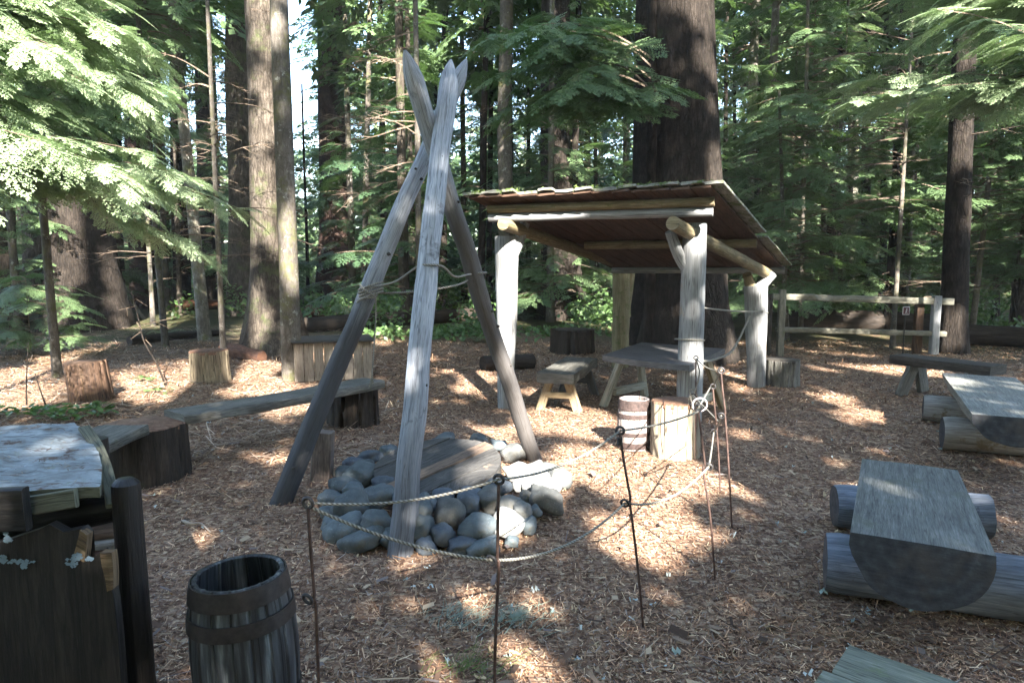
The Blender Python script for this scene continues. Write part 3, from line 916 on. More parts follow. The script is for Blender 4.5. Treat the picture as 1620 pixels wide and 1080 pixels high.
# crate with board lid
def crate():
    a = G(466, 604); b = G(590, 598)
    d = (b - a).normalized(); e = V((-d.y, d.x, 0))
    L = (b - a).length; H = .53; W = .75
    t = thing('board_crate', 'tan board crate with a flat dark lid behind the long plank bench', 'crate', a)
    nb = 8
    for k in range(nb):
        w_ = L / nb
        m = MB(); p = a + d * (w_ * (k + .5)) + V((0, 0, .0))
        m.plank(p, p + V((0, 0, H - R.uniform(0, .008))), w_ - .008, .022, up=-e, rough=.002, rings=6); m.build('board', 'crate', t)
    for k in range(5):
        w_ = W / 5
        for q, u in ((a, -d), (b, d)):
            m = MB(); p = q + e * (w_ * (k + .5)) + (d * .03 if u.dot(d) < 0 else -d * .03)
            m.plank(p, p + V((0, 0, H)), w_ - .006, .022, up=u, rough=.002, rings=5); m.build('board', 'crate', t)
    m = MB(); q = a + d * (L / 2) - d * (L / 2 + .03) + e * (W / 2 - .02) + V((0, 0, H + .03))
    m.plank(q, q + d * (L + .06), W + .08, .028, rough=.003); m.build('lid', 'plank_dark', t)
crate()

# ================================================================ split log benches at the right
def halflog_profile(w, t, n=22):
    def prof(tt, k, sl):
        out = []
        ww = w(tt) if callable(w) else w
        sd = 3.3
        for q in range(7):
            a = -ww / 2 + ww * q / 6
            out.append((a, .006 * noise.noise(V((a * 6, sl * 1.5, sd)))))
        for q in range(1, n):
            an = PI * q / n
            k_ = 1 + .05 * noise.noise(V((math.cos(an) * 2, math.sin(an) * 2, sl * 1.3 + ww)))
            out.append((ww / 2 * math.cos(an) * k_, -t * (abs(math.sin(an)) ** .85) * k_))
        return out
    return prof
def split_bench(near, far, w0, w1, t, hT, lab, top, end, logs, lmat):
    th = thing('log_bench', lab, 'bench', V((near.x, near.y, 0)), 'split log benches on the right')
    m = MB()
    pts = [near.lerp(far, k / 24) for k in range(25)]
    m.sweep(pts, halflog_profile(lambda q: w0 + (w1 - w0) * q, t), caps=(True, True), capmi=1)
    m.build('seat', [top, end], th, smooth=35)
    for (a, b, r) in logs:
        m = MB(); m.tube([a, b], [r, r * 1.04], n=36, rough=.085, rings=30, capmi=1, tip=(.012, .012), flute=lambda q, s_: .03 * noise.noise(V((math.cos(q) * 4 + a.x, math.sin(q) * 4, s_ * 2))) - .05 * max(0, 1 - s_ / .03))
        m.build('support_log', [lmat, 'bench_end'], th, smooth=60)
    return th
hT = .50
n1 = (G(1348, 850, hT) + G(1568, 868, hT)) / 2; f1 = (G(1368, 731, hT) + G(1508, 736, hT)) / 2
l1a = G(1318, 946); l1b = G(1640, 996)
l2a = G(1330, 838); l2b = G(1577, 858)
rl = .14
split_bench(n1, f1, (G(1348, 850, hT) - G(1568, 868, hT)).length, (G(1368, 731, hT) - G(1508, 736, hT)).length, .28, hT,
            'thick half log bench with a rounded dark end across two blue grey logs', 'bench', 'bench_end',
            [(l1a + V((0, .1, rl)), l1a + (l1b - l1a).normalized() * 1.7 + V((0, .1, rl)), rl), (l2a + V((0, .1, .12)), l2b + V((0, .1, .12)), .13)], 'log')
hT = .50
n2 = (G(1556, 657, hT) + G(1668, 664, hT)) / 2; f2 = (G(1496, 592, hT) + G(1598, 594, hT)) / 2
l3a = G(1470, 668); l3b = G(1600, 680); l4a = G(1502, 712); l4b = G(1680, 728)
split_bench(n2, f2, .56, .62, .22, hT, 'pale topped split log bench cut off by the right edge of the picture', 'bench_pale', 'bench_end',
            [(l3a + V((0, .12, .13)), l3b + V((0, .12, .13)), .13), (l4a + V((0, .12, .13)), l4b + V((0, .12, .13)), .14)], 'log_warm')
# dark plank bench further back
def back_bench():
    a = G(1420, 560, .47); b = G(1580, 578, .47)
    d = (b - a).normalized(); e = V((-d.y, d.x, 0))
    t = thing('plank_bench', 'dark plank bench with splayed slab legs in front of the rail fence', 'bench', V((a.x, a.y, 0)))
    m = MB(); m.plank(a, b, .36, .11, rough=.01); m.build('seat', 'plank_dark', t)
    for p in (a + d * .28, b - d * .22):
        for s_ in (-1, 1):
            m = MB(); q = V((p.x, p.y, .38)) + e * .06 * s_
            m.plank(q, V((q.x, q.y, -.03)) + e * .2 * s_ - d * .04, .20, .05, up=d, rough=.003); m.build('leg', 'plank', t)
back_bench()
# near slab at the lower right corner
def near_slab():
    hT = .46
    a = G(1345, 1016, hT); b = G(1400, 1030, hT)
    t = thing('slab_bench', 'greenish plank bench corner in the lower right foreground', 'bench', G(1400, 1080))
    d = (G(1545, 1085, hT) - G(1345, 1018, hT)).normalized(); e = V((d.y, -d.x, 0))
    q = G(1345, 1018, hT)
    m = MB(); m.plank(q + e * .09, q + e * .09 + d * 1.3, .18, .06, rough=.004); m.build('board', 'bench_green', t)
    m = MB(); m.plank(q + e * .275 - d * .02, q + e * .275 + d * 1.3, .178, .06, rough=.004); m.build('board', 'bench_green', t)
    m = MB(); m.plank(q + e * .44 - d * .05, q + e * .44 + d * 1.3, .14, .06, rough=.004); m.build('board', 'bench_green', t)
    m = MB(); m.tube([q + e * .02 + d * .3 + V((0, 0, -.06 - .19)), q + e * .5 + d * .3 + V((0, 0, -.06 - .19))], .19, n=24, rough=.04, rings=10); m.build('support_log', 'log', t)
near_slab()

# ================================================================ shelter
def shelter():
    FL, FR, BR, BL = G(800, 643), G(1089, 664), G(1197, 610), G(981, 580)
    t = thing('picnic_shelter', 'open pole shelter with a sloping mossy board roof on four forked posts', 'shelter', (FL + FR + BR + BL) / 4)
    front = (FR - FL).normalized()
    # --- roof corners (under side of the boards)
    RFL = D(742, 318, 7.25); RFR = D(1127, 303, 6.35); RBR = D(1240, 424, 9.55)
    RBL = RFL + (RBR - RFR) * .93
    u = (RFR - RFL); v = (RBR - RFR)
    nrm = u.cross(v).normalized()
    if nrm.z < 0: nrm = -nrm
    L = u.length; W = v.length; un = u.normalized(); vn = v.normalized()
    m = MB(); nb = 13
    for lay in range(2):
        for k in range(nb):
            wk = L / nb
            p = RFL + un * (wk * (k + .5)) + (v * 0 if lay == 0 else v * .54)
            q = RFL + un * (wk * (k + .5)) + (v * .60 if lay == 0 else v * (1.0 + R.uniform(-.012, .012)))
            off = nrm * (.026 if lay == 0 else 0) + nrm * .022
            m.plank(p + off - vn * R.uniform(0, .03), q + off - nrm * (0.014 if lay == 0 else 0), wk - .006, .022, up=nrm, rough=.003, rings=9, nw=3)
    m.build('roof_board', 'roof', t, smooth=35)
    # grey shakes on top, ragged at the front edge
    m = MB(); x = -.06; k = 0
    while x < L - .02:
        wk = R.uniform(.13, .24)
        p = RFL + un * (x + wk / 2) - vn * R.uniform(.0, .06) + nrm * (.066 + R.uniform(0, .03))
        q = p + v * .52
        m.plank(p, q, wk - .01, .028, up=nrm, rough=.008, rings=8, nw=3)
        p2 = RFL + un * (x + wk / 2) + v * .53 + nrm * (.045 + R.uniform(0, .008))
        m.plank(p2, p2 + v * .47, wk - .01, .018, up=nrm, rough=.006, rings=8, nw=3)
        x += wk
    m.build('roof_shake', 'shake', t, smooth=35)
    # moss cushions
    Q = []
    N = 14000
    cx = RN.uniform(0, 1, N); cy = RN.uniform(0, 1, N) ** 1.3
    keep = np.array([noise.noise(V((a * 9, b * 7, 5))) > .02 or (a > .985) for a, b in zip(cx, cy)])
    cx, cy = cx[keep], cy[keep]; N = len(cx)
    a0 = np.array(RFL + nrm * .08); P = a0 + cx[:, None] * np.array(u) + cy[:, None] * np.array(v)
    P[:, 2] += RN.uniform(0, .03, N) - np.where(cy > .53, .022, 0)
    ang = RN.uniform(0, 2 * PI, N)
    Q = strips(P, ang, RN.uniform(.012, .035, N), RN.uniform(.01, .025, N), RN.normal(0, .6, (N, 2)))
    o = link_mesh('moss', quads_mesh('moss', Q - np.array(WL[t.name], dtype=np.float32), mats=['leaf_moss']), t)
    # --- purlins (run along the front edge)
    def purlin(s_, r, a=-.02, b=1.0, mat='purlin', drop=0, lab=None):
        p = RFL + u * a + v * s_ - nrm * (r + drop); q = RFL + u * b + v * s_ - nrm * (r + drop)
        m = MB(); m.tube([p, q], [r, r * 1.05], n=16, rough=.06, rings=24); o = m.build('purlin', mat, t)
        if lab: o['label'] = lab
        return o
    # side beams on the post forks
    rb = .068
    def beam(p, q, mat='post'):
        m = MB(); m.tube([p, q], [rb, rb], n=18, rough=.05, rings=20); m.build('side_beam', mat, t)
    hFL = D(796, 354, FL.y - .42); hFR = D(1064, 353, FR.y - .46)
    # rafters run down from the front to the back posts
    dback = (BR - FR); dback.z = 0
    eFR = D(1212, 432, BR.y); eFL = D(985, 420, BL.y)
    beam(hFL, hFL + (eFL - hFL) * 1.04, 'purlin'); beam(hFR, hFR + (eFR - hFR) * 1.03, 'purlin')
    purlin(.06, .042, a=.035, b=.985, drop=-.01)
    purlin(.075, .044, a=.03, b=.975, mat='post', drop=.068, lab='pale debarked front pole')
    purlin(.52, .05, a=.16, b=1.0, mat='purlin')
    purlin(.985, .045, a=.02, b=1.01, mat='post')
    # --- posts
    def post(base, top, r0, r1, fork=None, mat='post', fr=.06, lab=None):
        m = MB()
        mid = base.lerp(top, .5) + V((R.uniform(-.012, .012), 0, 0))
        m.tube(curve([base - V((0, 0, .1)), base.lerp(top, .3), mid, base.lerp(top, .8), top], 24), [r0 * 1.02 + (r1 - r0) * k / 24 for k in range(25)], n=20, rough=.05)
        o = m.build('post', mat, t, smooth=55)
        if lab: o['label'] = lab
        if fork:
            m = MB(); s0, s1, e_ = fork
            m.tube(curve([s0, s0.lerp(e_, .3) + s1, e_], 14), [fr * 1.5, fr * 1.4, fr * 1.3, fr * 1.2, fr * 1.12, fr * 1.06, fr, fr, fr, fr, fr, fr * .97, fr * .95, fr * .95, fr * .92][:15], n=16, rough=.04)
            m.build('fork', mat, o, smooth=55)
    kk = lambda w_, p: w_ * (p - V((0, 0, CH))).length / F / 2
    FLt = D(802, 374, FL.y); FRt = D(1100, 353, FR.y - .02); BRt = D(1196, 452, BR.y); BLt = D(983, 424, BL.y)
    post(FL, FLt, kk(24, FL), kk(38, FL), (D(806, 412, FL.y), V((.02, -.02, 0)), D(831, 352, FL.y - .02)), fr=.058)
    post(FR, FRt, kk(38, FR), kk(33, FR), (D(1090, 425, FR.y), V((-.035, 0, .0)), D(1060, 366, FR.y - .1)), fr=.058)
    post(BR, BRt, kk(25, BR), kk(34, BR), (D(1195, 462, BR.y), V((0, 0, 0)), D(1222, 432, BR.y)), fr=.075)
    m = MB(); m.tube(curve([D(1195, 470, BR.y), D(1186, 448, BR.y), D(1182, 434, BR.y - .05)], 10), [.09, .085, .08, .075, .07, .068, .065, .06, .06, .06, .06][:11], n=14, rough=.04); m.build('fork', 'purlin', t)
    post(BL, BLt, kk(26, BL), kk(26, BL), (D(990, 500, BL.y + .03), V((.0, 0, 0)), D(1001, 424, BL.y + .03)), mat='post_old', fr=.055)
    return FR, BR, BL
MAT['leaf_moss'] = leaf('roof_moss', (.05, .08, .015), (.15, .20, .05), trans=.15, rough=.9)
FRp, BRp, BLp = shelter()

# rope rail between the shelter posts
def post_rope():
    r = .0095
    m = MB()
    q1 = D(1209, 492, BRp.y - .09); q0 = D(1108, 486, FRp.y + .05)
    m.tube(sagline(q0, q1, .02), r, n=7)
    q2 = D(1186, 500, BRp.y - .12); q3 = D(1110, 571, FRp.y - .02); q4 = D(1160, 552, 8.2)
    m.tube(curve([q2, q4, D(1135, 567, 7.6), q3, D(1100, 560, FRp.y - .1)], 40), r * 1.5, n=7)
    for cc, rr, P in ((D(1199, 494, BRp.y), .125, BRp), (D(1091, 537, FRp.y), .145, FRp), (D(1197, 500, BRp.y), .125, BRp)):
        cc.y = P.y
        m.torus(cc, (.05, .1, 1), rr, r, n=30, m=6)
    o = m.build('rope_rail', 'rope', None, loc=q0); setp(o, 'slack rope rail strung between the two right hand shelter posts', 'rope')
post_rope()

# table and stool under the shelter
def table():
    hT = .63
    a = (G(952, 563, hT) + G(1010, 541, hT)) / 2; b = G(1140, 556, hT)
    t = thing('slab_table', 'dark slate grey slab table on splayed pale legs under the shelter', 'table', V(((a.x + b.x) / 2, (a.y + b.y) / 2, 0)))
    # outline of the top, pixel corners on the table plane
    nl, nr, fr_, fl = G(953, 562, hT), G(1090, 578, hT), G(1147, 551, hT), G(1015, 541, hT)
    P = []
    for i in range(15):
        row = []
        for j in range(9):
            p = nl.lerp(nr, i / 14).lerp(fl.lerp(fr_, i / 14), j / 8)
            bow = .10 * math.sin(PI * i / 14)
            p = p + (nl - fl).normalized() * bow * (1 - j / 8) * .5 + V((R.uniform(-.004, .004), 0, .006 * noise.noise(p * 4)))
            row.append(p)
        P.append(row)
    m = MB(); m.grid(P, (0, 0, -.06)); m.build('tabletop', 'table', t, smooth=35)
    c = (nl + nr + fr_ + fl) / 4
    d = (nr - nl).normalized(); e = V((-d.y, d.x, 0))
    for s_ in (-1, 1):
        for q in (-1, 1):
            p = c + d * (.42 * s_) + e * (.15 * q); p.z = hT - .06
            f = c + d * (.50 * s_) + e * (.42 * q); f.z = -.02
            m = MB(); m.plank(p, f, .10, .06, up=d * -s_ + V((0, .01, 0)), rough=.003, rings=8); m.build('leg', 'leg_pale' if s_ < 0 else 'leg_tan', t)
        p = c + d * (.46 * s_); m = MB(); m.plank(p + e * -.3 + V((0, 0, .2 - hT)), p + e * .3 + V((0, 0, .2 - hT)), .05, .09, rough=.003, rings=6); m.build('cross_brace', 'leg_pale', t)
    p = c + V((0, 0, -.062)); m = MB(); m.plank(p - d * .5, p + d * .5, .12, .05, rough=.003); m.build('rail', 'leg_tan', t)
    # front pair seen in the picture: legs spread along the near side
    return c
table()

def stool():
    hT = .43
    t = thing('slab_bench', 'low slab bench with tan splayed legs left of the shelter table', 'bench', G(885, 625))
    a = G(880, 590, hT); b = G(918, 566, hT)
    d = (b - a).normalized(); e = V((d.y, -d.x, 0))
    m = MB(); m.plank(a - d * .05, a + d * 1.35, .42, .11, rough=.012, rings=16); m.build('seat', 'plank', t)
    for p, mt in ((a + d * .10, 'leg_tan'), (a + d * 1.15, 'plank_dark')):
        for s_ in (-1, 1):
            q = V((p.x, p.y, hT - .1)) + e * .10 * s_; f = V((p.x, p.y, -.03)) + e * .22 * s_
            m = MB(); m.plank(q, f, .095, .07, up=-d, rough=.003, rings=6); m.build('leg', mt, t)
        m = MB(); m.plank(V((p.x, p.y, .20)) - e * .15 + d * .02, V((p.x, p.y, .20)) + e * .15 + d * .02, .05, .07, rough=.002, rings=5); m.build('cross_brace', mt, t)
stool()

# ================================================================ rail fence and sign
def fence():
    aL = G(1236, 562); aR = G(1480, 560)
    d = (aR - aL).normalized(); e = V((-d.y, d.x, 0))
    t = thing('rail_fence', 'two rail wooden fence across the far side of the clearing', 'fence', (aL + aR) / 2)
    def fp(p, h, w_, mat='fence'):
        m = MB(); m.plank(p - V((0, 0, .1)), p + V((0, 0, h)), w_, .10, up=V((0, -1, 0)), rough=.006, rings=10); m.build('post', mat, t)
    k = lambda p, y: D(810, y, p.y).z
    fp(aL + e * .02, k(aL, 458), .11); fp(aL - d * .2 + e * .15, k(aL, 466), .15, 'plank_dark')
    fp(aR + e * .02, k(aR, 468), .14, 'post'); fp(aR - d * .22 + e * .16, k(aR, 474), .14, 'stump_red')
    def rail(x0, y0, x1, y1, r):
        p = D(x0, y0, aL.y + .09); q = D(x1, y1, aR.y + .09)
        m = MB(); m.plank(p + V((0, 0, r)), q + V((0, 0, r)), .07, r * 2, rough=.008, rings=40); m.build('rail', 'fence', t)
    rail(1222, 469, 1508, 477, .058); rail(1228, 521, 1496, 528, .045)
    # sign
    c = D(1433.5, 491.5, aR.y - .15)
    s = thing('trail_sign', 'small brown plate with a white border and white walker symbol near the fence end', 'sign', V((c.x, c.y, 0)))
    w_, h_ = .125, .145
    m = MB(); m.box(c, (w_, .008, h_)); m.build('plate', 'sign_white', s, bevel=.003)
    m = MB(); m.box(c + V((0, -.006, 0)), (w_ - .024, .006, h_ - .024)); m.build('panel', 'sign_brown', s, bevel=.002)
    m = MB(); y = c.y - .011
    m.tube([V((c.x + .005, y + .004, c.z + .036)), V((c.x + .005, y - .002, c.z + .036))], .009, n=12)
    for a, b, r in (((.003, .024), (-.004, -.006), .009), ((-.004, -.006), (.012, -.044), .006), ((-.004, -.006), (-.018, -.044), .006), ((.004, .02), (.018, .002), .0045), ((.002, .02), (-.014, .0), .0045)):
        m.tube([V((c.x + a[0], y, c.z + a[1])), V((c.x + b[0], y, c.z + b[1]))], r * .8, n=8)
    m.build('symbol', 'sign_white', s)
    m = MB(); m.tube([V((c.x, c.y + .02, -.05)), V((c.x, c.y + .02, c.z + .06))], .012, n=10); m.build('stake', 'char_post', s)
def plain(name, c, rough=.6):
    s = NT(name, rough, .3)
    return s.col(s.ramp(s.noise(s.coord('Object'), 30, 4), [(.3, [v * .8 for v in c]), (.7, c)]))
MAT['sign_white'] = plain('sign_white', (.55, .52, .52)); MAT['sign_brown'] = plain('sign_brown', (.09, .03, .035))
fence()

# ================================================================ rope stakes and barrier ropes
STK = []
def stakes():
    grp = 'iron rope stakes round the fire pit'
    #  (foot, top px, low eye px, ground y or None)
    f1 = V((-.62, 2.08, 0)); f2 = V((-.065, 2.28, 0))
    defs = [(f1, (487, 795), (474, 950), -1, 'rusty rope stake beside the dark keg'),
            (f2, (789, 758), (768, 888), -1, 'rusty rope stake in front of the stone ring'),
            (G(1021, 990), (981, 681), (996, 797), -1, 'rusty rope stake between the small barrel and the camera with a clamp at its top'),
            (G(1134, 914), (1105, 645), (1119, 739), 1, 'rusty rope stake standing right of the big sunlit stump'),
            (G(1160, 834), (1141, 586), (1136, 658), -1, 'thin leaning rope stake furthest right in the row'),
            (G(1141, 776), (1128, 611), (1132, 683), -1, 'rusty rope stake half hidden between two others right of the stump'),
            (G(1100, 727), (1101, 566), (1098, 626), -1, 'rope stake behind the right edge of the big stump with a knot of rope')]
    for foot, tp, lo, sd, lab in defs:
        far = foot.y > 3.3
        top = D(tp[0], tp[1], foot.y + .02)
        low = D(lo[0], lo[1], foot.y)
        t = thing('rope_stake', lab, 'rope stake', foot, grp)
        r = .0058; rr = .017
        f = (low.z) / max(.01, top.z)
        s1 = foot.lerp(top, f)
        low = s1 + V((sd * (rr + .003), 0, 0))
        m = MB(); m.tube(curve([foot - V((0, 0, .1)), foot.lerp(top, f * .5), s1 + V((-sd * .006, 0, -.03)), s1, s1 + V((-sd * .002, 0, .03)), foot.lerp(top, (1 + f) / 2), top - V((0, 0, rr))], 40), r, n=8)
        m.build('shaft', 'rod', t)
        m = MB(); m.torus(top, (.25, 1, .1), rr, r, n=20); m.build('eye', 'ring', t)
        m = MB(); m.torus(low, (.5, 1, .35), rr, r, n=20); m.build('eye', 'ring', t)
        STK.append((top, low))
    c = STK[2][0]
    m = MB(); m.tube([c + V((0, 0, -.03)), c + V((0, 0, -.062))], .013, n=12); o = m.build('rope_clamp', 'ring', None, loc=c)
    o['label'] = 'small wire clamp under the eye of a rope stake'; o['category'] = 'clamp'
stakes()
def barrier():
    r = .0046
    T = [s[0] for s in STK]; B = [s[1] for s in STK]
    r = .0046
    def rope(segs, label, rad=r):
        m = MB()
        for a, b, s_ in segs: m.tube(sagline(a, b, s_, 14), rad, n=7)
        o = m.build('barrier_rope', 'rope', None, loc=segs[0][0]); setp(o, label, 'rope', 'ropes of the stake barrier')
    rope([(T[0], T[1], .035), (T[1], T[2], .045), (T[2], T[3] + V((0, 0, -.02)), .015), (T[3], D(1124, 612, T[5].y), .0), (T[5], T[4], .0), (T[4], T[6], .03)], 'upper thin rope threaded through the top eyes of the rope stakes')
    rope([(T[0] + V((0, 0, -.01)), B[1], .03), (B[1], B[2], .07), (B[2], B[3], .07), (B[3], B[5], .02), (B[5], B[4], .01)], 'lower thicker rope sagging between the middle eyes of the rope stakes', .0052)
    m = MB(); k = B[6]
    rnd = random.Random(5)
    for q in range(3):
        pts = [k + V((rnd.uniform(-.035, .035), rnd.uniform(-.03, .03), rnd.uniform(-.09, .05))) for _ in range(7)]
        m.tube(curve(pts, 40), .0055, n=6)
    m.tube(curve([T[6], T[6] + V((.03, -.01, -.12)), k + V((.02, 0, .06)), k], 20), .006, n=6)
    m.tube([k, k + V((.06, -.5, -.10)), B[4]], .004, n=6)
    o = m.build('rope_knot', 'rope', None, loc=k); setp(o, 'tangled pale rope knot hanging on the rope stake behind the stump', 'rope')
    # shiny big ring on the fourth stake
    m = MB(); m.torus(D(1107, 640, 3.6), (.1, 1, .2), .038 , .004, n=26); o = m.build('wire_ring', 'wire', None, loc=T[3]); setp(o, 'pale wire ring hooked on a rope stake in front of the big stump', 'ring')
MAT['wire'] = plain('pale_wire', (.5, .45, .47), .35)
barrier()

# ================================================================ charred stand with the lichen slab (left foreground)
def stand():
    h = .92
    t = thing('work_stand', 'blackened wooden stand topped by a lichen white slab in the left foreground', 'stand', G(60, 1000))
    # top slab
    P = []
    c00, c10, c11, c01 = G(-190, 690, h), G(118, 672, h), G(157, 770, h - .01), G(-260, 778, h)
    for i in range(41):
        row = []
        for j in range(23):
            p = c00.lerp(c10, i / 40).lerp(c01.lerp(c11, i / 40), j / 22)
            q = p * 6
            z = .012 * noise.noise(V((q.x * .6, q.y * 2.2, 1))) + .006 * noise.noise(V((q.x * 3, q.y * 5, 4)))
            dx = p.x - (-1.80 + (p.y - 2.4) * .0)
            if dx < 0: z += .022
            elif dx < .05: z += .022 * (1 - dx / .05)
            # rounded right edge and waney front/back edges
            ed = .05 * math.sin(PI * j / 22) if i == 40 else (.03 * math.sin(PI * j / 22) if i == 39 else 0)
            w_ = .012 * noise.noise(V((p.x * 9, 3, 2))) if j in (0, 22) else 0
            row.append(p + V((ed, w_, z - (.008 if i == 40 or j in (0, 22) else 0))))
        P.append(row)
    m = MB(); m.grid(P, (0, 0, -.035), sidemi=1); m.build('top_slab', ['slab', 'shelf'], t, smooth=50)
    # needles fallen on the slab
    N = 900
    ii = RN.integers(2, 39, N); jj = RN.integers(1, 22, N)
    keep = [noise.noise(V((P[i][j].x * 5, P[i][j].y * 9, 7))) > -.05 for i, j in zip(ii, jj)]
    PP = np.array([tuple(P[i][j] + V((R.uniform(-.03, .03), R.uniform(-.02, .02), .005))) for i, j, k in zip(ii, jj, keep) if k])
    N = len(PP)
    Qn = strips(PP, RN.normal(0, .6, N), RN.uniform(.008, .03, N), RN.uniform(.0015, .004, N), RN.normal(0, .15, (N, 2)))
    cc = np.array([(.12, .07, .045), (.20, .13, .08), (.08, .05, .035), (.30, .22, .14)])[RN.choice(4, N)]
    o = link_mesh('needle_litter', quads_mesh('needle_litter', Qn, mats=['chip'], cols=cc)); o['kind'] = 'stuff'
    # rim lath that bends down at the right edge
    m = MB()
    pts = curve([D(133, 676, 2.72), D(153, 705, 2.6), D(166, 738, 2.42), D(175, 775, 2.26), D(179, 800, 2.17)], 26)
    def prof(tt, k, sl): return [(-.021, -.008), (.021, -.008), (.021, .008), (-.021, .008)]
    m.sweep(pts, prof, up=V((.25, -.3, 1))); m.build('rim_lath', 'shelf', t, bevel=.003)
    # khaki front edge board
    a = D(36, 803, 2.03); b = D(118, 790, 2.03)
    m = MB(); m.plank(a, b, .055, .02, up=V((0, -1, .15)), rough=.004); m.build('edge_board', 'shelf', t)
    # dark board at the far left front
    a = D(-120, 812, 1.98); b = D(38, 808, 1.98)
    m = MB(); m.plank(a, b, .135, .03, up=V((0, -1, 0)), rough=.006); m.build('corner_board', 'char', t)
    # rail log with hollow broken end
    p0 = D(72, 822, 2.22); p1 = D(190, 801, 2.24)
    m = MB(); m.tube([p0 + (p0 - p1) * 1.5, p0, p0.lerp(p1, .3), p1], [.05, .052, .055, .045], n=22, rough=.08, rings=26)
    m.build('rail_log', 'char_post', t)
    m = MB(); m.tube(curve([D(75, 800, 2.16), D(95, 786, 2.16), D(130, 778, 2.17), D(158, 776, 2.18)], 16), [.012, .02, .024, .026, .028, .028, .028, .028, .028, .028, .026, .024, .022, .02, .018, .016], n=10, rough=.25); m.build('bark_lip', 'char', t)
    # corner post
    pb = V((D(224, 1080, 2.2).x, 2.2, -.1)); pt = D(199, 770, 2.2)
    m = MB(); d = (pt - pb).normalized()
    m.tube([pb.lerp(pt, k / 20) for k in range(21)] + [pt + d * .012, pt + d * .026, pt + d * .03], [.049 - .005 * k / 20 for k in range(21)] + [.043, .03, .024], n=24, rough=.025)
    m.build('post', 'char_post', t, smooth=35)
    # big front panel with a jagged top edge
    Y = 2.02
    topedge = [(-220, 885), (-60, 870), (0, 858), (60, 838), (76, 830), (100, 842), (128, 836), (137, 845), (124, 868), (118, 884), (135, 890), (150, 880), (160, 872), (170, 900), (180, 950), (186, 1010)]
    P = []
    for x, y in topedge:
        tp = D(x, y, Y); row = []
        for j in range(15):
            q = tp.lerp(V((tp.x, Y, -.05)), j / 14)
            q.y += .012 * noise.noise(V((q.x * 5, q.z * 1.5, 2)))
            row.append(q)
        P.append(row)
    m = MB(); m.grid(P, (0, .035, 0), swap=True); m.build('front_panel', 'char', t, smooth=40)
    # freshly broken wood at its torn edge
    def shard(pts, Yk=.0):
        m = MB()
        L_ = [D(x, y, Y - .006) for x, y in pts]
        k = len(L_) // 2
        P = [[L_[i].lerp(L_[-1 - i], j / 4) + V((0, .006 * noise.noise(L_[i] * 40 + V((j, 0, 0))), 0)) for j in range(5)] for i in range(k)]
        m.grid(P, (0, .03, 0), swap=True); m.build('torn_edge', 'splinter', t)
    shard([(126, 838), (123, 850), (119, 868), (116, 880), (134, 889), (136, 872), (137, 858), (138, 846)])
    shard([(158, 874), (161, 895), (166, 915), (170, 935), (178, 932), (179, 910), (178, 890), (176, 874)])
    # lichen scales on the panel
    for cx, cy, sx, sy in ((9, 836, 5, 9), (12, 853, 6, 5), (28, 888, 26, 3), (5, 884, 6, 6), (114, 888, 10, 9), (122, 880, 7, 6), (141, 884, 6, 3), (38, 895, 4, 4)):
        N = 34; aa = RN.uniform(0, 2 * PI, N); rr_ = RN.uniform(0, 1, N) ** .5
        pts = [D(cx + sx * math.cos(a) * r_, cy + sy * math.sin(a) * r_, Y - .006 - .003 * R.random()) for a, r_ in zip(aa, rr_)]
        if cy < 850 and cx < 38: pts = [p + V((0, .055, 0)) if False else p for p in pts]
        P_ = np.array([tuple(p) for p in pts]); 
        s1 = RN.uniform(.003, .008, (N, 1)); k1 = np.array([[1, 0, .2]]); k2 = np.array([[-.1, 0, 1]])
        Q = np.stack([P_ - k1 * s1, P_ - k2 * s1 * .7, P_ + k1 * s1, P_ + k2 * s1 * .7], 1)
        link_mesh('lichen', quads_mesh('lichen', Q - np.array(WL[t.name], dtype=np.float32), mats=['lichen']), t)
    # pale board ends behind the panel
    for y, mt in ((834, 'stump_red'), (850, 'log_warm'), (866, 'rot')):
        m = MB(); m.plank(D(130, y, 2.35), D(186, y - 6, 2.45), .10, .035, rough=.006, up=V((0, -.4, 1))); m.build('back_board', mt, t)
    # back leg and stretcher so that the stand really stands
    for x, y in ((-2.2, 2.1), (-2.3, 2.75), (-1.75, 2.8)):
        m = MB(); m.tube([V((x, y, -.1)), V((x, y, h - .04))], .05, n=14, rough=.04, rings=8); m.build('leg', 'char_post', t)
MAT['lichen'] = plain('blue_white_lichen', (.17, .24, .31), .9)
stand()
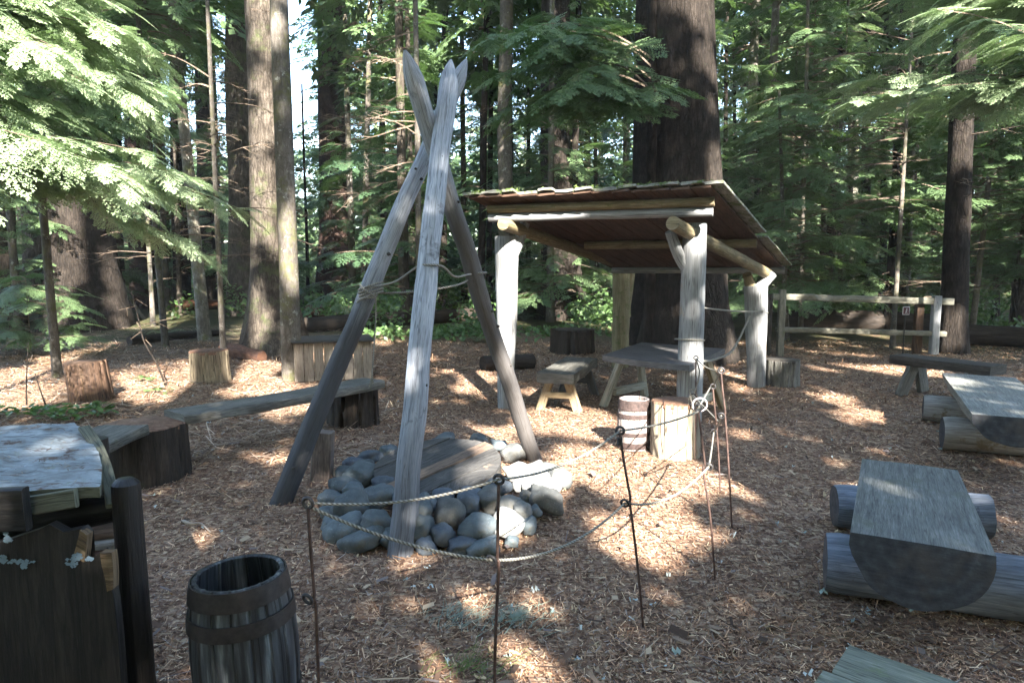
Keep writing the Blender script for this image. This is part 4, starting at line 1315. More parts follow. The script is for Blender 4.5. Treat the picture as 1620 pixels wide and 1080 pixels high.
# ================================================================ sun holes to leave in the unseen crowns added behind the viewer
U0, U1, V0, V1, CELL = -32, 26, -6, 36, .05
W_, H_ = int((U1 - U0) / CELL), int((V1 - V0) / CELL)
mask = np.zeros((H_, W_), bool)
def uvp(P): return P.dot(E1), P.dot(E2)
def hole(P, r):
    u_, v_ = uvp(P)
    cx, cy = (u_ - U0) / CELL, (v_ - V0) / CELL; k = r / CELL
    x0, x1, y0, y1 = int(cx - k), int(cx + k) + 1, int(cy - k), int(cy + k) + 1
    if x0 < 0 or y0 < 0 or x1 >= W_ or y1 >= H_: return
    yy, xx = np.mgrid[y0:y1, x0:x1]
    mask[y0:y1, x0:x1] |= (xx - cx) ** 2 + (yy - cy) ** 2 <= k * k
GM = []   # holes that the near crowns of the scene must keep open as well
def patch(cx, cy, rx, ry, dens=1.0, h=0, r=.09, rot=0):
    area = rx * ry
    n = int(60 * dens * max(1, area / 1500))
    for k in range(n):
        a = R.uniform(0, 2 * PI); q = R.random() ** .5
        dx, dy = math.cos(a) * q * rx, math.sin(a) * q * ry
        x = cx + dx * math.cos(rot) - dy * math.sin(rot); y = cy + dx * math.sin(rot) + dy * math.cos(rot)
        q_ = G(x, y, h); r_ = r * R.uniform(.6, 1.3)
        hole(q_, r_)
        if 5.5 < q_.y < 11.5: GM.append((q_, r_))
def vpatch(x0, y0, x1, y1, Y, dens=1.0, r=.1):
    p = D(x0, y0, Y); q = D(x1, y1, Y)
    n = max(3, int(abs(p.x - q.x) * abs(p.z - q.z) / (r * r) * .9 * dens))
    for k in range(n):
        hole(V((p.x + (q.x - p.x) * R.random(), Y, p.z + (q.z - p.z) * R.random())), r * R.uniform(.6, 1.3))
# sunlit ground
patch(1035, 742, 75, 38, 2.2, r=.09); patch(905, 665, 75, 18, 1.4, r=.08); patch(930, 735, 35, 20, .8, r=.06); patch(1050, 850, 62, 40, .5, r=.05)
patch(868, 765, 22, 14, 1.4, r=.06); patch(1110, 765, 30, 20, .5, r=.05); patch(838, 1058, 14, 8, .15, r=.02); patch(1175, 855, 45, 14, .07, r=.03); patch(1125, 745, 30, 10, .5, r=.05)
patch(1395, 660, 38, 10, .7, r=.07); patch(1330, 630, 14, 5, .5); patch(1400, 586, 100, 7, .9, rot=.05); patch(1320, 556, 60, 3, .8, rot=.1)
patch(985, 655, 20, 8, .3, r=.05)
for c in ((80, 600, 90, 18), (190, 572, 110, 26), (250, 600, 90, 22), (300, 548, 120, 20), (250, 500, 70, 24), (380, 520, 80, 16), (420, 612, 40, 8), (170, 610, 40, 20), (30, 628, 40, 8), (200, 480, 40, 14), (330, 510, 50, 16), (230, 540, 90, 16), (520, 560, 30, 8)):
    patch(*c, dens=2.2, r=.18)
patch(455, 648, 30, 6, .5, r=.06); patch(500, 636, 20, 5, .4, r=.05)
for k in range(14): patch(R.uniform(520, 1500), R.uniform(560, 800), R.uniform(4, 14), R.uniform(3, 6), .06, r=.03)
patch(640, 620, 20, 5, .2, r=.05); patch(760, 600, 22, 6, .5, r=.05); patch(745, 610, 12, 6, .5, r=.05); patch(430, 730, 12, 6, .12, r=.03)
patch(790, 735, 32, 15, .25, h=.25, r=.03); patch(805, 822, 18, 10, .6, h=.1, r=.035); patch(845, 755, 38, 18, 1.0, h=.12, r=.06); patch(775, 705, 18, 8, .3, h=.25, r=.03)
# stump, barrel, posts, stakes
vpatch(1034, 646, 1104, 722, 5.55, 1.2, .07); vpatch(978, 632, 1026, 708, 5.85, 1.2); vpatch(792, 372, 822, 450, 7.7, .3, .05); vpatch(792, 450, 815, 600, 7.7, .16, .04); vpatch(1095, 580, 1150, 655, 4.6, .8, .05)
vpatch(1074, 362, 1116, 600, 7.1, .06, .03); vpatch(1186, 450, 1212, 600, 9.3, .3, .05); vpatch(1472, 500, 1492, 556, 12.7, 1.2, .08); vpatch(785, 345, 850, 372, 7.5, .7); vpatch(1050, 345, 1080, 366, 6.8, 1.0, .06)
vpatch(768, 326, 1115, 342, 7.0, .06, .03); vpatch(1235, 410, 1248, 425, 9.6, 1.2, .08); vpatch(800, 590, 850, 720, 5.5, .4, .05)
vpatch(985, 540, 1075, 565, 7.6, .5, .05); vpatch(850, 575, 905, 590, 8.0, .5, .06); vpatch(1000, 480, 1035, 520, 12, .5)
# tripod poles: a few soft flecks
0
# foliage and trunks that catch the sun
for k in range(60): x, y = R.uniform(-10, 250), R.uniform(-10, 410); vpatch(x - 55, y - 32, x + 55, y + 32, R.choice([5.5, 7, 8, 9.5]), .9, .25)
for k in range(34): x, y = R.uniform(1310, 1640), R.uniform(-10, 125); vpatch(x - 50, y - 25, x + 50, y + 25, R.choice([6.5, 8, 9]), .9, .22)
for k in range(80): x, y = R.uniform(1140, 1640), R.uniform(60, 400); vpatch(x - 26, y - 12, x + 26, y + 12, R.choice([11, 13, 15]), .6, .18)
vpatch(375, 140, 400, 270, 16, 1.1, .2); vpatch(400, 0, 445, 420, 13, .22, .12); vpatch(440, 20, 462, 230, 10.2, .10, .08); vpatch(300, 320, 325, 520, 14.2, 1.0, .12); vpatch(185, 380, 235, 500, 15, .7, .2); vpatch(0, 240, 40, 470, 15, .9, .25)
vpatch(1335, 290, 1360, 480, 30, 1.0, .3); vpatch(1050, 90, 1110, 290, 12.6, .05, .06); vpatch(1180, 70, 1205, 110, 19, 1.0, .2); vpatch(505, 150, 560, 420, 26, .2, .3); vpatch(585, 120, 690, 260, 9.6, .22, .12); vpatch(900, 180, 908, 300, 22, 1.0, .15); vpatch(1505, 395, 1525, 460, 13.5, .9, .12)
# light that reaches the depth of the wood
for k in range(1000):
    Y = R.uniform(17, 55); x = R.uniform(0, 1620); y = R.uniform(60, 500)
    p = D(x, y, Y)
    if x < 500 and y > 330 and R.random() < .85: continue
    if p.z > .1: hole(p, R.uniform(.1, .6))


def unhole(x0, y0, x1, y1, Y, r=.12):
    global mask
    keep_, mask = mask, np.zeros((H_, W_), bool)
    vpatch(x0, y0, x1, y1, Y, 4, r)
    mask = keep_ & ~mask
unhole(104, 576, 172, 634, 7.3); unhole(302, 552, 362, 600, 8.6); unhole(468, 552, 588, 598, 9.2); unhole(-120, 690, 150, 800, 2.3, .14); unhole(300, 880, 480, 1075, 2.3, .14)
unhole(300, 650, 520, 680, 5.3, .1); unhole(690, 90, 740, 420, 4.6, .1); unhole(640, 420, 700, 860, 4.2, .1); unhole(560, 240, 660, 460, 4.9, .1); unhole(440, 470, 560, 790, 4.75, .1)
unhole(1500, 596, 1640, 690, 5.9, .12); unhole(1345, 740, 1580, 1000, 3.0, .12); unhole(30, 390, 200, 508, 14, .3); unhole(1072, 420, 1112, 560, 7.0, .08); unhole(960, 425, 1130, 570, 11.5, .2)
_m = mask; mask = np.zeros((H_, W_), bool)
for q_, r_ in GM: hole(q_, r_ * .9)
gmask = mask; mask = _m
def prune(Q, off, rng):
    C = Q.mean(1) + np.array(off)
    u_ = C @ np.array(E1); v_ = C @ np.array(E2)
    iu = ((u_ - U0) / CELL).astype(int).clip(0, W_ - 1); iv = ((v_ - V0) / CELL).astype(int).clip(0, H_ - 1)
    return Q[~(gmask[iv, iu] & (rng.uniform(0, 1, len(Q)) < .4))]
# ================================================================ foliage kit (numpy quads)
def spray(L, ntw, tl, ll, lw, rng, droop=.25, lobes=1.0):
    """flat hemlock spray along +x: returns (N,4,3) diamonds"""
    Q = []
    def leafq(p, a, l, w):
        d = np.array([math.cos(a), math.sin(a), 0]); e = np.array([-math.sin(a), math.cos(a), 0])
        t = rng.uniform(-.35, .35); e = e * math.cos(t) + np.array([0, 0, math.sin(t)])
        Q.append((p, p + d * l * .45 + e * w, p + d * l, p + d * l * .45 - e * w))
    for i in range(ntw):
        s = (i + .5) / ntw
        base = np.array([s * L, 0, 0])
        prof = math.sin(PI * min(1, .22 + s * .85)) ** .7 * (1 - s * .35)
        for sd in (-1, 1):
            if rng.uniform() < .08: continue
            a = sd * math.radians(rng.uniform(42, 62)) * (1 - .3 * s)
            T = tl * prof * rng.uniform(.65, 1.15)
            d = np.array([math.cos(a), math.sin(a), 0])
            k = max(2, int(T / (ll * .5)))
            for q in range(k):
                f = (q + .4) / k
                p = base + d * T * f
                sub = ll * (1.05 - .5 * f) * rng.uniform(.7, 1.2)
                for s2 in (-1, 1):
                    leafq(p, a + s2 * math.radians(rng.uniform(35, 55)), sub, lw)
            leafq(base + d * T * .9, a, ll, lw)
    leafq(np.array([L * .95, 0, 0]), 0, ll * 1.2, lw)
    Q = np.array(Q)
    r = np.hypot(Q[..., 0], Q[..., 1])
    Q[..., 2] -= droop * (Q[..., 0] ** 2) / L + .25 * droop * np.abs(Q[..., 1])
    return Q

def rotz(a):
    c, s = math.cos(a), math.sin(a); return np.array([[c, -s, 0], [s, c, 0], [0, 0, 1]])
def roty(a):
    c, s = math.cos(a), math.sin(a); return np.array([[c, 0, s], [0, 1, 0], [-s, 0, c]])
def rotx(a):
    c, s = math.cos(a), math.sin(a); return np.array([[1, 0, 0], [0, c, -s], [0, s, c]])

def stick(p, q, r0, r1):
    """three-sided twig"""
    p = np.array(p); q = np.array(q); d = q - p; L = np.linalg.norm(d) + 1e-6; d = d / L
    a = np.cross(d, [0, 0, 1.0] if abs(d[2]) < .9 else [1.0, 0, 0]); a /= np.linalg.norm(a); b = np.cross(d, a)
    o = [a * math.cos(t) + b * math.sin(t) for t in (0, 2.094, 4.189)]
    return [(p + o[k] * r0, p + o[(k + 1) % 3] * r0, q + o[(k + 1) % 3] * r1, q + o[k] * r1) for k in range(3)]

rngT = np.random.default_rng(5)
SPR = {'near': [spray(.62, 13, .27, .042, .0078, rngT) for _ in range(4)],
       'mid': [spray(.9, 9, .40, .105, .021, rngT) for _ in range(4)],
       'far': [spray(1.2, 5, .55, .24, .055, rngT) for _ in range(3)]}

def branch(p0, az, L, el, droop, kind, rng, out, sticks, scale=1.0, r=.02, bare=.2, spread=1.0):
    """one limb with its sprays"""
    d = np.array([math.cos(az), math.sin(az), 0])
    p0 = np.array(p0)
    def P(t): return p0 + d * L * t * math.cos(el) + np.array([0, 0, L * (math.sin(el) * t - droop * t * t)])
    n = 6
    for k in range(n):
        sticks += stick(P(k / n), P((k + 1) / n), r * (1 - k / n * .8), r * (1 - (k + 1) / n * .8))
    step = {'near': .15, 'mid': .30, 'far': .5}[kind] * scale
    m = max(2, int(L * (1 - bare) / step))
    for k in range(m):
        t = bare + (1 - bare) * (k + .5) / m
        p = P(t); sl = (P(min(1, t + .05)) - P(t - .05)); tilt = math.atan2(sl[2], math.hypot(sl[0], sl[1]))
        for sd in (-1, 1):
            if rng.uniform() < .12: continue
            S = SPR[kind][rng.integers(len(SPR[kind]))]
            sc = scale * rng.uniform(.65, 1.15) * (1.15 - .6 * t) * min(1.3, .5 + L * .35) * spread
            a = az + sd * math.radians(rng.uniform(38, 68))
            M_ = rotz(a) @ roty(-tilt * .6 + rng.normal(.12, .16)) @ rotx(rng.normal(0, .25))
            out.append(S @ M_.T * sc + p)
    S = SPR[kind][rng.integers(len(SPR[kind]))]
    tl_ = P(1) - P(.9); tilt = math.atan2(tl_[2], math.hypot(tl_[0], tl_[1]))
    out.append(S @ (rotz(az) @ roty(-tilt)).T * scale * .9 * spread + P(.93))

def crown_mesh(name, H, h0, rmax, nb, kind, rng, mat='needle', shape=.8, scale=1.0, azr=None, r=.02, droop=.28, el=.25, deadlow=0, lmin=.25, spread=1.0, off=None):
    out, sticks = [], []
    for k in range(nb):
        f = (k + rng.uniform(0, 1)) / nb
        z = h0 + (H - h0) * f
        prof = max(lmin, (1 - f) ** shape) * (0.75 + .25 * math.sin(f * 17 + 2))
        L = rmax * prof * rng.uniform(.6, 1.1)
        az = rng.uniform(0, 2 * PI) if azr is None else rng.uniform(*azr)
        branch((0, 0, z), az, L, rng.normal(el, .15), droop * rng.uniform(.6, 1.3), kind, rng, out, sticks, scale, r, spread=spread)
    for k in range(deadlow):
        z = h0 * rng.uniform(.25, 1.0) + .5; az = rng.uniform(0, 2 * PI); L = rmax * rng.uniform(.25, .7)
        p = np.array([0, 0, z]); 
        for q in range(5):
            n_ = p + np.array([math.cos(az), math.sin(az), rng.uniform(-.35, .25)]) * L / 5
            sticks += stick(p, n_, .012 * (1 - q / 6), .012 * (1 - (q + 1) / 6))
            if q > 0:
                for s_ in (-1, 1):
                    e_ = n_ + np.array([math.cos(az + s_ * .9), math.sin(az + s_ * .9), rng.uniform(-.4, .1)]) * L * .3 * rng.uniform(.4, 1)
                    sticks += stick(n_, e_, .005, .002)
            p = n_; az += rng.normal(0, .15)
    A = np.concatenate(out) if out else np.zeros((0, 4, 3))
    if off is not None: A = prune(A, off, rng)
    B = np.array(sticks)
    Q = np.concatenate([A, B]); mi = np.concatenate([np.zeros(len(A)), np.ones(len(B))])
    return quads_mesh(name, Q, mi, (mat, 'twig'))

def trunk_mb(base, top, H, r, fl=.5, n=20, rough=.05, rings=None, depth=.3, flare_h=.8):
    """trunk through base towards the point top, H metres high"""
    d = (V(top) - V(base)); d = d / max(.01, d.z)
    rings = rings or 26
    pts, rads = [], []
    for k in range(rings):
        t = (k / (rings - 1)) ** 1.5
        z = -depth + (H + depth) * t
        p = V(base) + d * z
        p += V((.03 * r * 10 * noise.noise(V((z * .25, base[0], 0))), .02 * noise.noise(V((z * .25, base[1], 5))), 0))
        pts.append(p)
        rads.append(r * (1 - .55 * max(0, z) / H) * (1 + fl * math.exp(-max(0, z) / flare_h * 1.6)))
    sd = R.uniform(0, 99)
    def flute(a, s_):
        return .55 * fl * math.exp(-max(0, s_ - depth) / flare_h * 1.3) * noise.noise(V((math.cos(a) * 1.9 + sd, math.sin(a) * 1.9, s_ * .3))) + .05 * noise.noise(V((math.cos(a) * 3.5 + sd, math.sin(a) * 3.5, s_ * .8)))
    m = MB(); m.tube(pts, rads, n=n, rough=rough, flute=flute, caps=(False, True))
    return m

def dead_limbs(base, top, H0, H1, L, nb, r=.02, azr=(0, 2 * PI), rng=rngT, tr=.2, dens=1):
    """bare branches with fine twigs on a trunk; numpy quads in world space"""
    d = (V(top) - V(base)); d = d / max(.01, d.z)
    S = []
    for k in range(nb):
        z = rng.uniform(H0, H1); p = np.array(V(base) + d * z); az = rng.uniform(*azr)
        l = L * rng.uniform(.4, 1.1); n = 7; el = rng.uniform(-.1, .4)
        rr = r * rng.uniform(.5, 1)
        for q in range(n):
            n_ = p + np.array([math.cos(az), math.sin(az), math.tan(el)]) * l / n
            S += stick(p, n_, rr * (1 - q / (n + .5)), rr * (1 - (q + 1) / (n + .5)))
            for s_ in (-1, 1):
                if q < 2 or rng.uniform() < .25: continue
                for w in range(dens):
                    a2 = az + s_ * rng.uniform(.5, 1.1); l2 = l * rng.uniform(.1, .35)
                    m_ = n_ + np.array([math.cos(a2), math.sin(a2), rng.uniform(-.5, .3)]) * l2 * .5
                    e_ = m_ + np.array([math.cos(a2 + rng.normal(0, .4)), math.sin(a2), rng.uniform(-.7, .2)]) * l2 * .5
                    S += stick(n_, m_, rr * .35, rr * .22); S += stick(m_, e_, rr * .22, rr * .1)
                    for y in range(2):
                        e2 = m_ + np.array([math.cos(a2 + rng.normal(0, .8)), math.sin(a2 + rng.normal(0, .8)), rng.uniform(-.6, .3)]) * l2 * .3
                        S += stick(m_, e2, rr * .16, rr * .08)
            p = n_; az += rng.normal(0, .12); el -= rng.uniform(0, .16)
    return np.array(S)

def add_quads(name, Q, mat, parent):
    return link_mesh(name, quads_mesh(name, Q - np.array(WL[parent.name], dtype=np.float32), mats=mat if isinstance(mat, (list, tuple)) else [mat]), parent)

# ================================================================ big trunks that can be told apart
HC = {}
def high_crown(key, H, h0, rmax, nb, kind='far', mat='needle'):
    if key not in HC:
        HC[key] = crown_mesh('crown', H, h0, rmax, nb, kind, np.random.default_rng(len(HC) + 40), mat, shape=.5, scale=1.5, r=.05)
    return HC[key]

def big_tree(name, label, base_px, top_px, wpx, mat, H=24, fl=.5, n=22, dead=0, deadL=1.2, crown='a', group=None, flare_h=.8, dh=(1.2, 8), tilt=0):
    b = G(*base_px)
    b = V((b.x, b.y, 0))
    tp = D(top_px[0], top_px[1], b.y + tilt)
    k = (D(810, 300, b.y) - V((0, 0, CH))).length / F
    r = wpx * k / 2
    t = thing(name, label, 'tree', b, group)
    trunk_mb(b, tp, H, r, fl, n, flare_h=flare_h).build('trunk', mat, t, smooth=0 or 80)
    if dead:
        S = dead_limbs(b, tp, dh[0], dh[1], deadL, dead, r=.018)
        add_quads('dead_limbs', S, 'twig', t)
    if crown:
        spec = {'a': ('a', 26, 9.5, 3.4, 30), 'b': ('b', 22, 9, 2.6, 28), 'c': ('c', 14, 6.0, 1.8, 26)}[crown]
        o = link_mesh('crown', high_crown(*spec), t)
        d = (tp - b) / max(.1, tp.z)
        o.rotation_euler = (0, 0, R.uniform(0, 6.28))
        o.scale = (1, 1, H / spec[1])
    return t, b, tp, r

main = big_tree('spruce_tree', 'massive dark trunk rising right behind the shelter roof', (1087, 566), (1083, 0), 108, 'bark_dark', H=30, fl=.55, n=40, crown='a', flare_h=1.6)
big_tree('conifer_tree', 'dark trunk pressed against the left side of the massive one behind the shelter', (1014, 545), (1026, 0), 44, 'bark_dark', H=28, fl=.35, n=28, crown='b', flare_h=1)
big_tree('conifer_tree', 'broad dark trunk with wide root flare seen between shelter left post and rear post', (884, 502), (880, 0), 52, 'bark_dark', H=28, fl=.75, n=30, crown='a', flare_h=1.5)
big_tree('conifer_tree', 'broad brown trunk in patchy sun, its mossy root flare spreading left', (430, 554), (413, 0), 62, 'bark_brown', H=27, fl=1.0, n=36, dead=10, crown='b', flare_h=1.3)
big_tree('conifer_tree', 'smooth mossy grey trunk closest to the tan crate', (463, 600), (441, 0), 30, 'bark_grey', H=22, fl=.10, n=24, dead=10, deadL=.8, crown='c')
big_tree('conifer_tree', 'dark trunk just left of the broad sunlit brown trunk', (387, 500), (378, 0), 46, 'bark_brown', H=27, fl=.3, n=28, dead=8, crown='a')
big_tree('conifer_tree', 'tall reddish dark trunk right of the bright sky gap', (533, 478), (524, 0), 50, 'bark_red', H=28, fl=.7, n=30, dead=10, crown='a', flare_h=1.6, deadL=2)
lean = big_tree('conifer_tree', 'slender pale leaning trunk behind the tan split stump', (325, 538), (271, 0), 19, 'bark_pale', H=14, fl=.15, n=16, dead=26, deadL=1.1, crown='c', dh=(1.5, 7.5))
big_tree('conifer_tree', 'reddish trunk with torn bark behind the bent white sapling', (233, 490), (205, 0), 44, 'bark_red', H=24, fl=.25, n=26, crown='b')
big_tree('conifer_tree', 'black shaded trunk directly behind the slender leaning one', (338, 478), (318, 0), 38, 'bark_dark', H=24, fl=.3, n=24, crown='b')
big_tree('conifer_tree', 'pinkish sunlit trunk at the left edge of the picture', (4, 512), (-30, 0), 60, 'bark_brown', H=24, fl=.2, n=28, crown='b')
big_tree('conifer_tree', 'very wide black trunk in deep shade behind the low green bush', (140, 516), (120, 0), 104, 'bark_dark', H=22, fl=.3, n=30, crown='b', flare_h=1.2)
big_tree('conifer_tree', 'mid grey trunk rising straight above the left shelter post', (799, 500), (801, 0), 25, 'bark_grey', H=24, fl=.3, n=18, dead=10, deadL=1.5, crown='b')
big_tree('conifer_tree', 'slim straight trunk with a pale sunlit upper part right of the massive trunk', (1176, 500), (1196, 0), 17, 'bark_pale', H=20, fl=.2, n=16, dead=24, deadL=1.4, crown='b')
big_tree('conifer_tree', 'dark trunk behind the right end of the rail fence', (1508, 556), (1530, 0), 36, 'bark_dark', H=24, fl=.35, n=26, dead=16, deadL=1.8, crown='a', flare_h=1)
big_tree('conifer_tree', 'sunlit trunk painted pale, seen between the thin dark trunks above the fence', (1342, 470), (1356, 0), 19, 'bark_pale', H=22, fl=.4, n=16, dead=10, crown='b')  # pale bark carries the sunlight on this trunk
# thin dark trunks above the fence and further ones
big_tree('conifer_tree', 'wide dark trunk left of the very wide black one, behind the upper left boughs', (62, 500), (50, 0), 44, 'bark_brown', H=24, fl=.3, n=24, crown='b')
big_tree('conifer_tree', 'shaded dark trunk between the reddish trunk and the black one', (288, 484), (276, 0), 26, 'bark_dark', H=24, fl=.3, n=20, crown='b')
thin = [((1368, 500), (1372, 0), 15), ((1395, 503), (1402, 0), 11), ((1432, 505), (1452, 60), 9), ((1238, 500), (1262, 60), 7), ((1608, 520), (1600, 0), 12), ((1300, 495), (1310, 0), 9), ((1575, 500), (1590, 0), 9),
        ((990, 480), (988, 0), 8), ((945, 478), (940, 0), 7), ((928, 482), (932, 0), 11), ((906, 490), (904, 0), 9), ((1145, 490), (1150, 0), 8), ((1165, 480), (1160, 0), 7), ((760, 490), (770, 0), 12), ((735, 480), (730, 0), 10), ((700, 485), (705, 0), 13), ((610, 480), (600, 0), 12), ((650, 475), (640, 0), 8), ((575, 490), (585, 0), 10),
        ((488, 480), (480, 210), 6), ((265, 492), (240, 0), 10), ((285, 500), (270, 0), 8), ((860, 475), (858, 0), 9), ((835, 482), (838, 0), 8), ((1480, 490), (1478, 0), 12), ((1540, 495), (1560, 0), 10), ((1270, 480), (1280, 0), 9), ((1420, 480), (1425, 0), 7), ((1330, 490), (1320, 0), 7), ((1215, 480), (1220, 0), 8), ((60, 500), (50, 0), 20), ((190, 490), (180, 0), 16)]
for bp, tp, w_ in thin:
    H = 20 if tp[1] == 0 else 9
    big_tree('thin_conifer', 'thin dark straight conifer trunk with dead side twigs standing in the shaded wood', bp, tp, w_, R.choice(['bark_dark', 'bark_dark', 'bark_grey', 'bark_brown']), H=H, fl=.2, n=10, dead=14, deadL=1.0, crown='c' if tp[1] == 0 else None, group='thin trunks in the wood behind the clearing', dh=(1, 9))

# ================================================================ young hemlocks that show foliage
def hemlock(label, x, y, H, h0, rmax, nb, kind, seed, mat='needle', azr=None, scale=1.0, group=None, r=.06, dead=0, droop=.28, el=.25, spread=1.0, shape=.8, lmin=.25):
    t = thing('hemlock_tree', label, 'tree', (x, y, 0), group)
    trunk_mb(V((x, y, 0)), V((x + R.uniform(-.4, .4), y, H)), H, r, .2, 12).build('trunk', 'bark_grey', t, smooth=80)
    me = crown_mesh('crown', H, h0, rmax, nb, kind, np.random.default_rng(seed), mat, azr=azr, scale=scale, droop=droop, el=el, deadlow=dead, spread=spread, shape=shape, lmin=lmin, off=(x, y, 0))
    link_mesh('crown', me, t)
    return t
RT = math.radians
# left group, strongly lit
hemlock('bushy sunlit hemlock filling the upper left corner', -6.3, 7.6, 7.4, 2.7, 2.8, 135, 'near', 1, 'needle_sunlit', azr=(RT(-70), RT(60)), droop=.35, scale=1.1, lmin=.5)
hemlock('hemlock in sunlit needle colour behind the one in the upper left corner', -6.6, 9.8, 8.5, 2.6, 2.9, 110, 'near', 2, 'needle_sunlit', azr=(RT(-80), RT(60)), droop=.3, scale=1.25, lmin=.45)
hemlock('darker hemlock between the left corner and the sunlit brown trunk', -6.9, 13.5, 12, 4.6, 2.2, 50, 'mid', 3, 'needle', droop=.3, dead=20)
hemlock('hemlock behind the slender leaning trunk', -9.5, 18, 13, 4.8, 2.6, 50, 'mid', 33, 'needle', droop=.3, dead=14)
# right group
hemlock('tall hemlock whose sunlit boughs cross the upper right corner', 8.0, 9.4, 8.5, 3.7, 3.8, 85, 'near', 4, 'needle_sunlit', azr=(RT(120), RT(265)), droop=.22, scale=1.3, lmin=.7)
hemlock('hemlock with layered boughs above the right end of the fence', 9.8, 14.5, 10, 2.4, 3.6, 80, 'mid', 5, 'needle', droop=.2, dead=24, scale=.85)
hemlock('grey green hemlock with dry lower twigs behind the fence', 7.0, 16.5, 11, 2.6, 2.9, 80, 'mid', 6, 'needle', droop=.25, dead=40, scale=.8)
hemlock('hemlock with feathery boughs just right of the massive trunk', 4.6, 17.5, 12, 3.4, 2.3, 70, 'mid', 7, 'needle', droop=.25, dead=26, scale=.8)
hemlock('hemlock beyond the right end of the fence', 13.0, 17.0, 11, 1.8, 3.2, 80, 'mid', 8, 'needle', droop=.2, dead=20, scale=.85)
hemlock('small dense hemlock growing just behind the left half of the rail fence', 5.9, 14.6, 5.2, .9, 1.9, 60, 'near', 15, 'needle', droop=.25, scale=1.7, dead=6)
hemlock('bushy hemlock in sunlit needle colour behind the right half of the rail fence', 8.6, 18.5, 9, 1.6, 2.9, 80, 'mid', 16, 'needle_sunlit', droop=.22, scale=.8, dead=10)
hemlock('broad hemlock whose low branches reach over the fence end', 11.3, 13.2, 8, 2.2, 2.8, 70, 'mid', 17, 'needle', droop=.25, scale=.75, dead=16)
# boughs hanging in front of the dark trunk, left of the massive one
def hanging():
    t = thing('hemlock_tree', 'hemlock whose dark feathery boughs hang above the shelter roof', 'tree', (2.35, 11.6, 0))
    trunk_mb(V((2.35, 11.6, 0)), V((2.2, 11.6, 12)), 12, .10, .2, 14).build('trunk', 'bark_dark', t, smooth=80)
    out, st = [], []
    rng = np.random.default_rng(9)
    for (x, y, Y, h) in ((780, 95, 9.6, 5.3), (850, 60, 9.2, 5.7), (800, 150, 9.8, 4.9), (870, 130, 9.4, 5.0), (910, 150, 9.6, 4.75), (960, 165, 9.8, 4.6), (1035, 130, 9.8, 4.8), (930, 90, 9.3, 5.4), (880, 40, 9.3, 5.9), (830, 20, 9.2, 6.0), (760, 40, 9.8, 6.1), (905, 110, 9.0, 5.2), ):
        e = D(x, y, Y); s_ = V((2.3, 11.6, e.z + .1))
        dd = e - s_; L = math.hypot(dd.x, dd.y)
        branch(np.array(s_), math.atan2(dd.y, dd.x), L, .22, .30, 'near', rng, out, st, 1.35, .02, bare=.3)
    A = np.concatenate(out); B = np.array(st)
    Q = np.concatenate([A, B]) - np.array([2.35, 11.6, 0])
    link_mesh('crown', quads_mesh('crown', Q, np.concatenate([np.zeros(len(A)), np.ones(len(B))]), ('needle', 'twig')), t)
hanging()
# dry tan twigs left of the tripod top and at the right
def dry(label, x, y, h0, h1, L, nb, azr, r=.02, hh=None, dens=2):
    t = thing('dead_sapling', label, 'sapling', (x, y, 0))
    H = hh or h1 + .6
    trunk_mb(V((x, y, 0)), V((x, y, H)), H, .05, .1, 10).build('trunk', 'bark_grey', t, smooth=80)
    add_quads('dead_limbs', dead_limbs(V((x, y, 0)), V((x, y, 5)), h0, h1, L, nb, r, azr, dens=dens), 'twig', t)
dry('dry tan twigged sapling left of the tripod top', -1.3, 9.6, 2.4, 5.2, 1.3, 14, (RT(140), RT(260)), .016, hh=9)
dry('dry twiggy sapling in front of the boughs above the fence', 7.4, 13.2, 2.6, 6.2, 2.0, 26, (RT(120), RT(260)), .02, dens=2)
dry('dead grey sapling behind the leaning slender trunk', -4.9, 11.5, 1.6, 5.2, 1.4, 22, (RT(0), RT(360)), .018, hh=9)

# middle distance trees: shared crowns
MIDC = [crown_mesh('crown', 10, 1.0, 2.6, 60, 'mid', np.random.default_rng(60 + k), ('needle', 'needle_dark', 'needle', 'needle_dark')[k], droop=.22, deadlow=10, scale=1.0) for k in range(4)]
FARC = [crown_mesh('crown', 14, 1.2, 3.4, 56, 'far', np.random.default_rng(70 + k), ('needle', 'needle_dark', 'needle_sunlit')[k], droop=.2, scale=1.0) for k in range(3)]
TRK = []
for k in range(3):
    m = trunk_mb(V((0, 0, 0)), V((.1 * (k - 1), 0, 10)), 10, .1, .3, 10); o = m.build('trunk', ('bark_dark', 'bark_grey', 'bark_brown')[k], None, loc=(0, 0, 0), smooth=80)
    TRK.append(o.data); bpy.data.objects.remove(o)

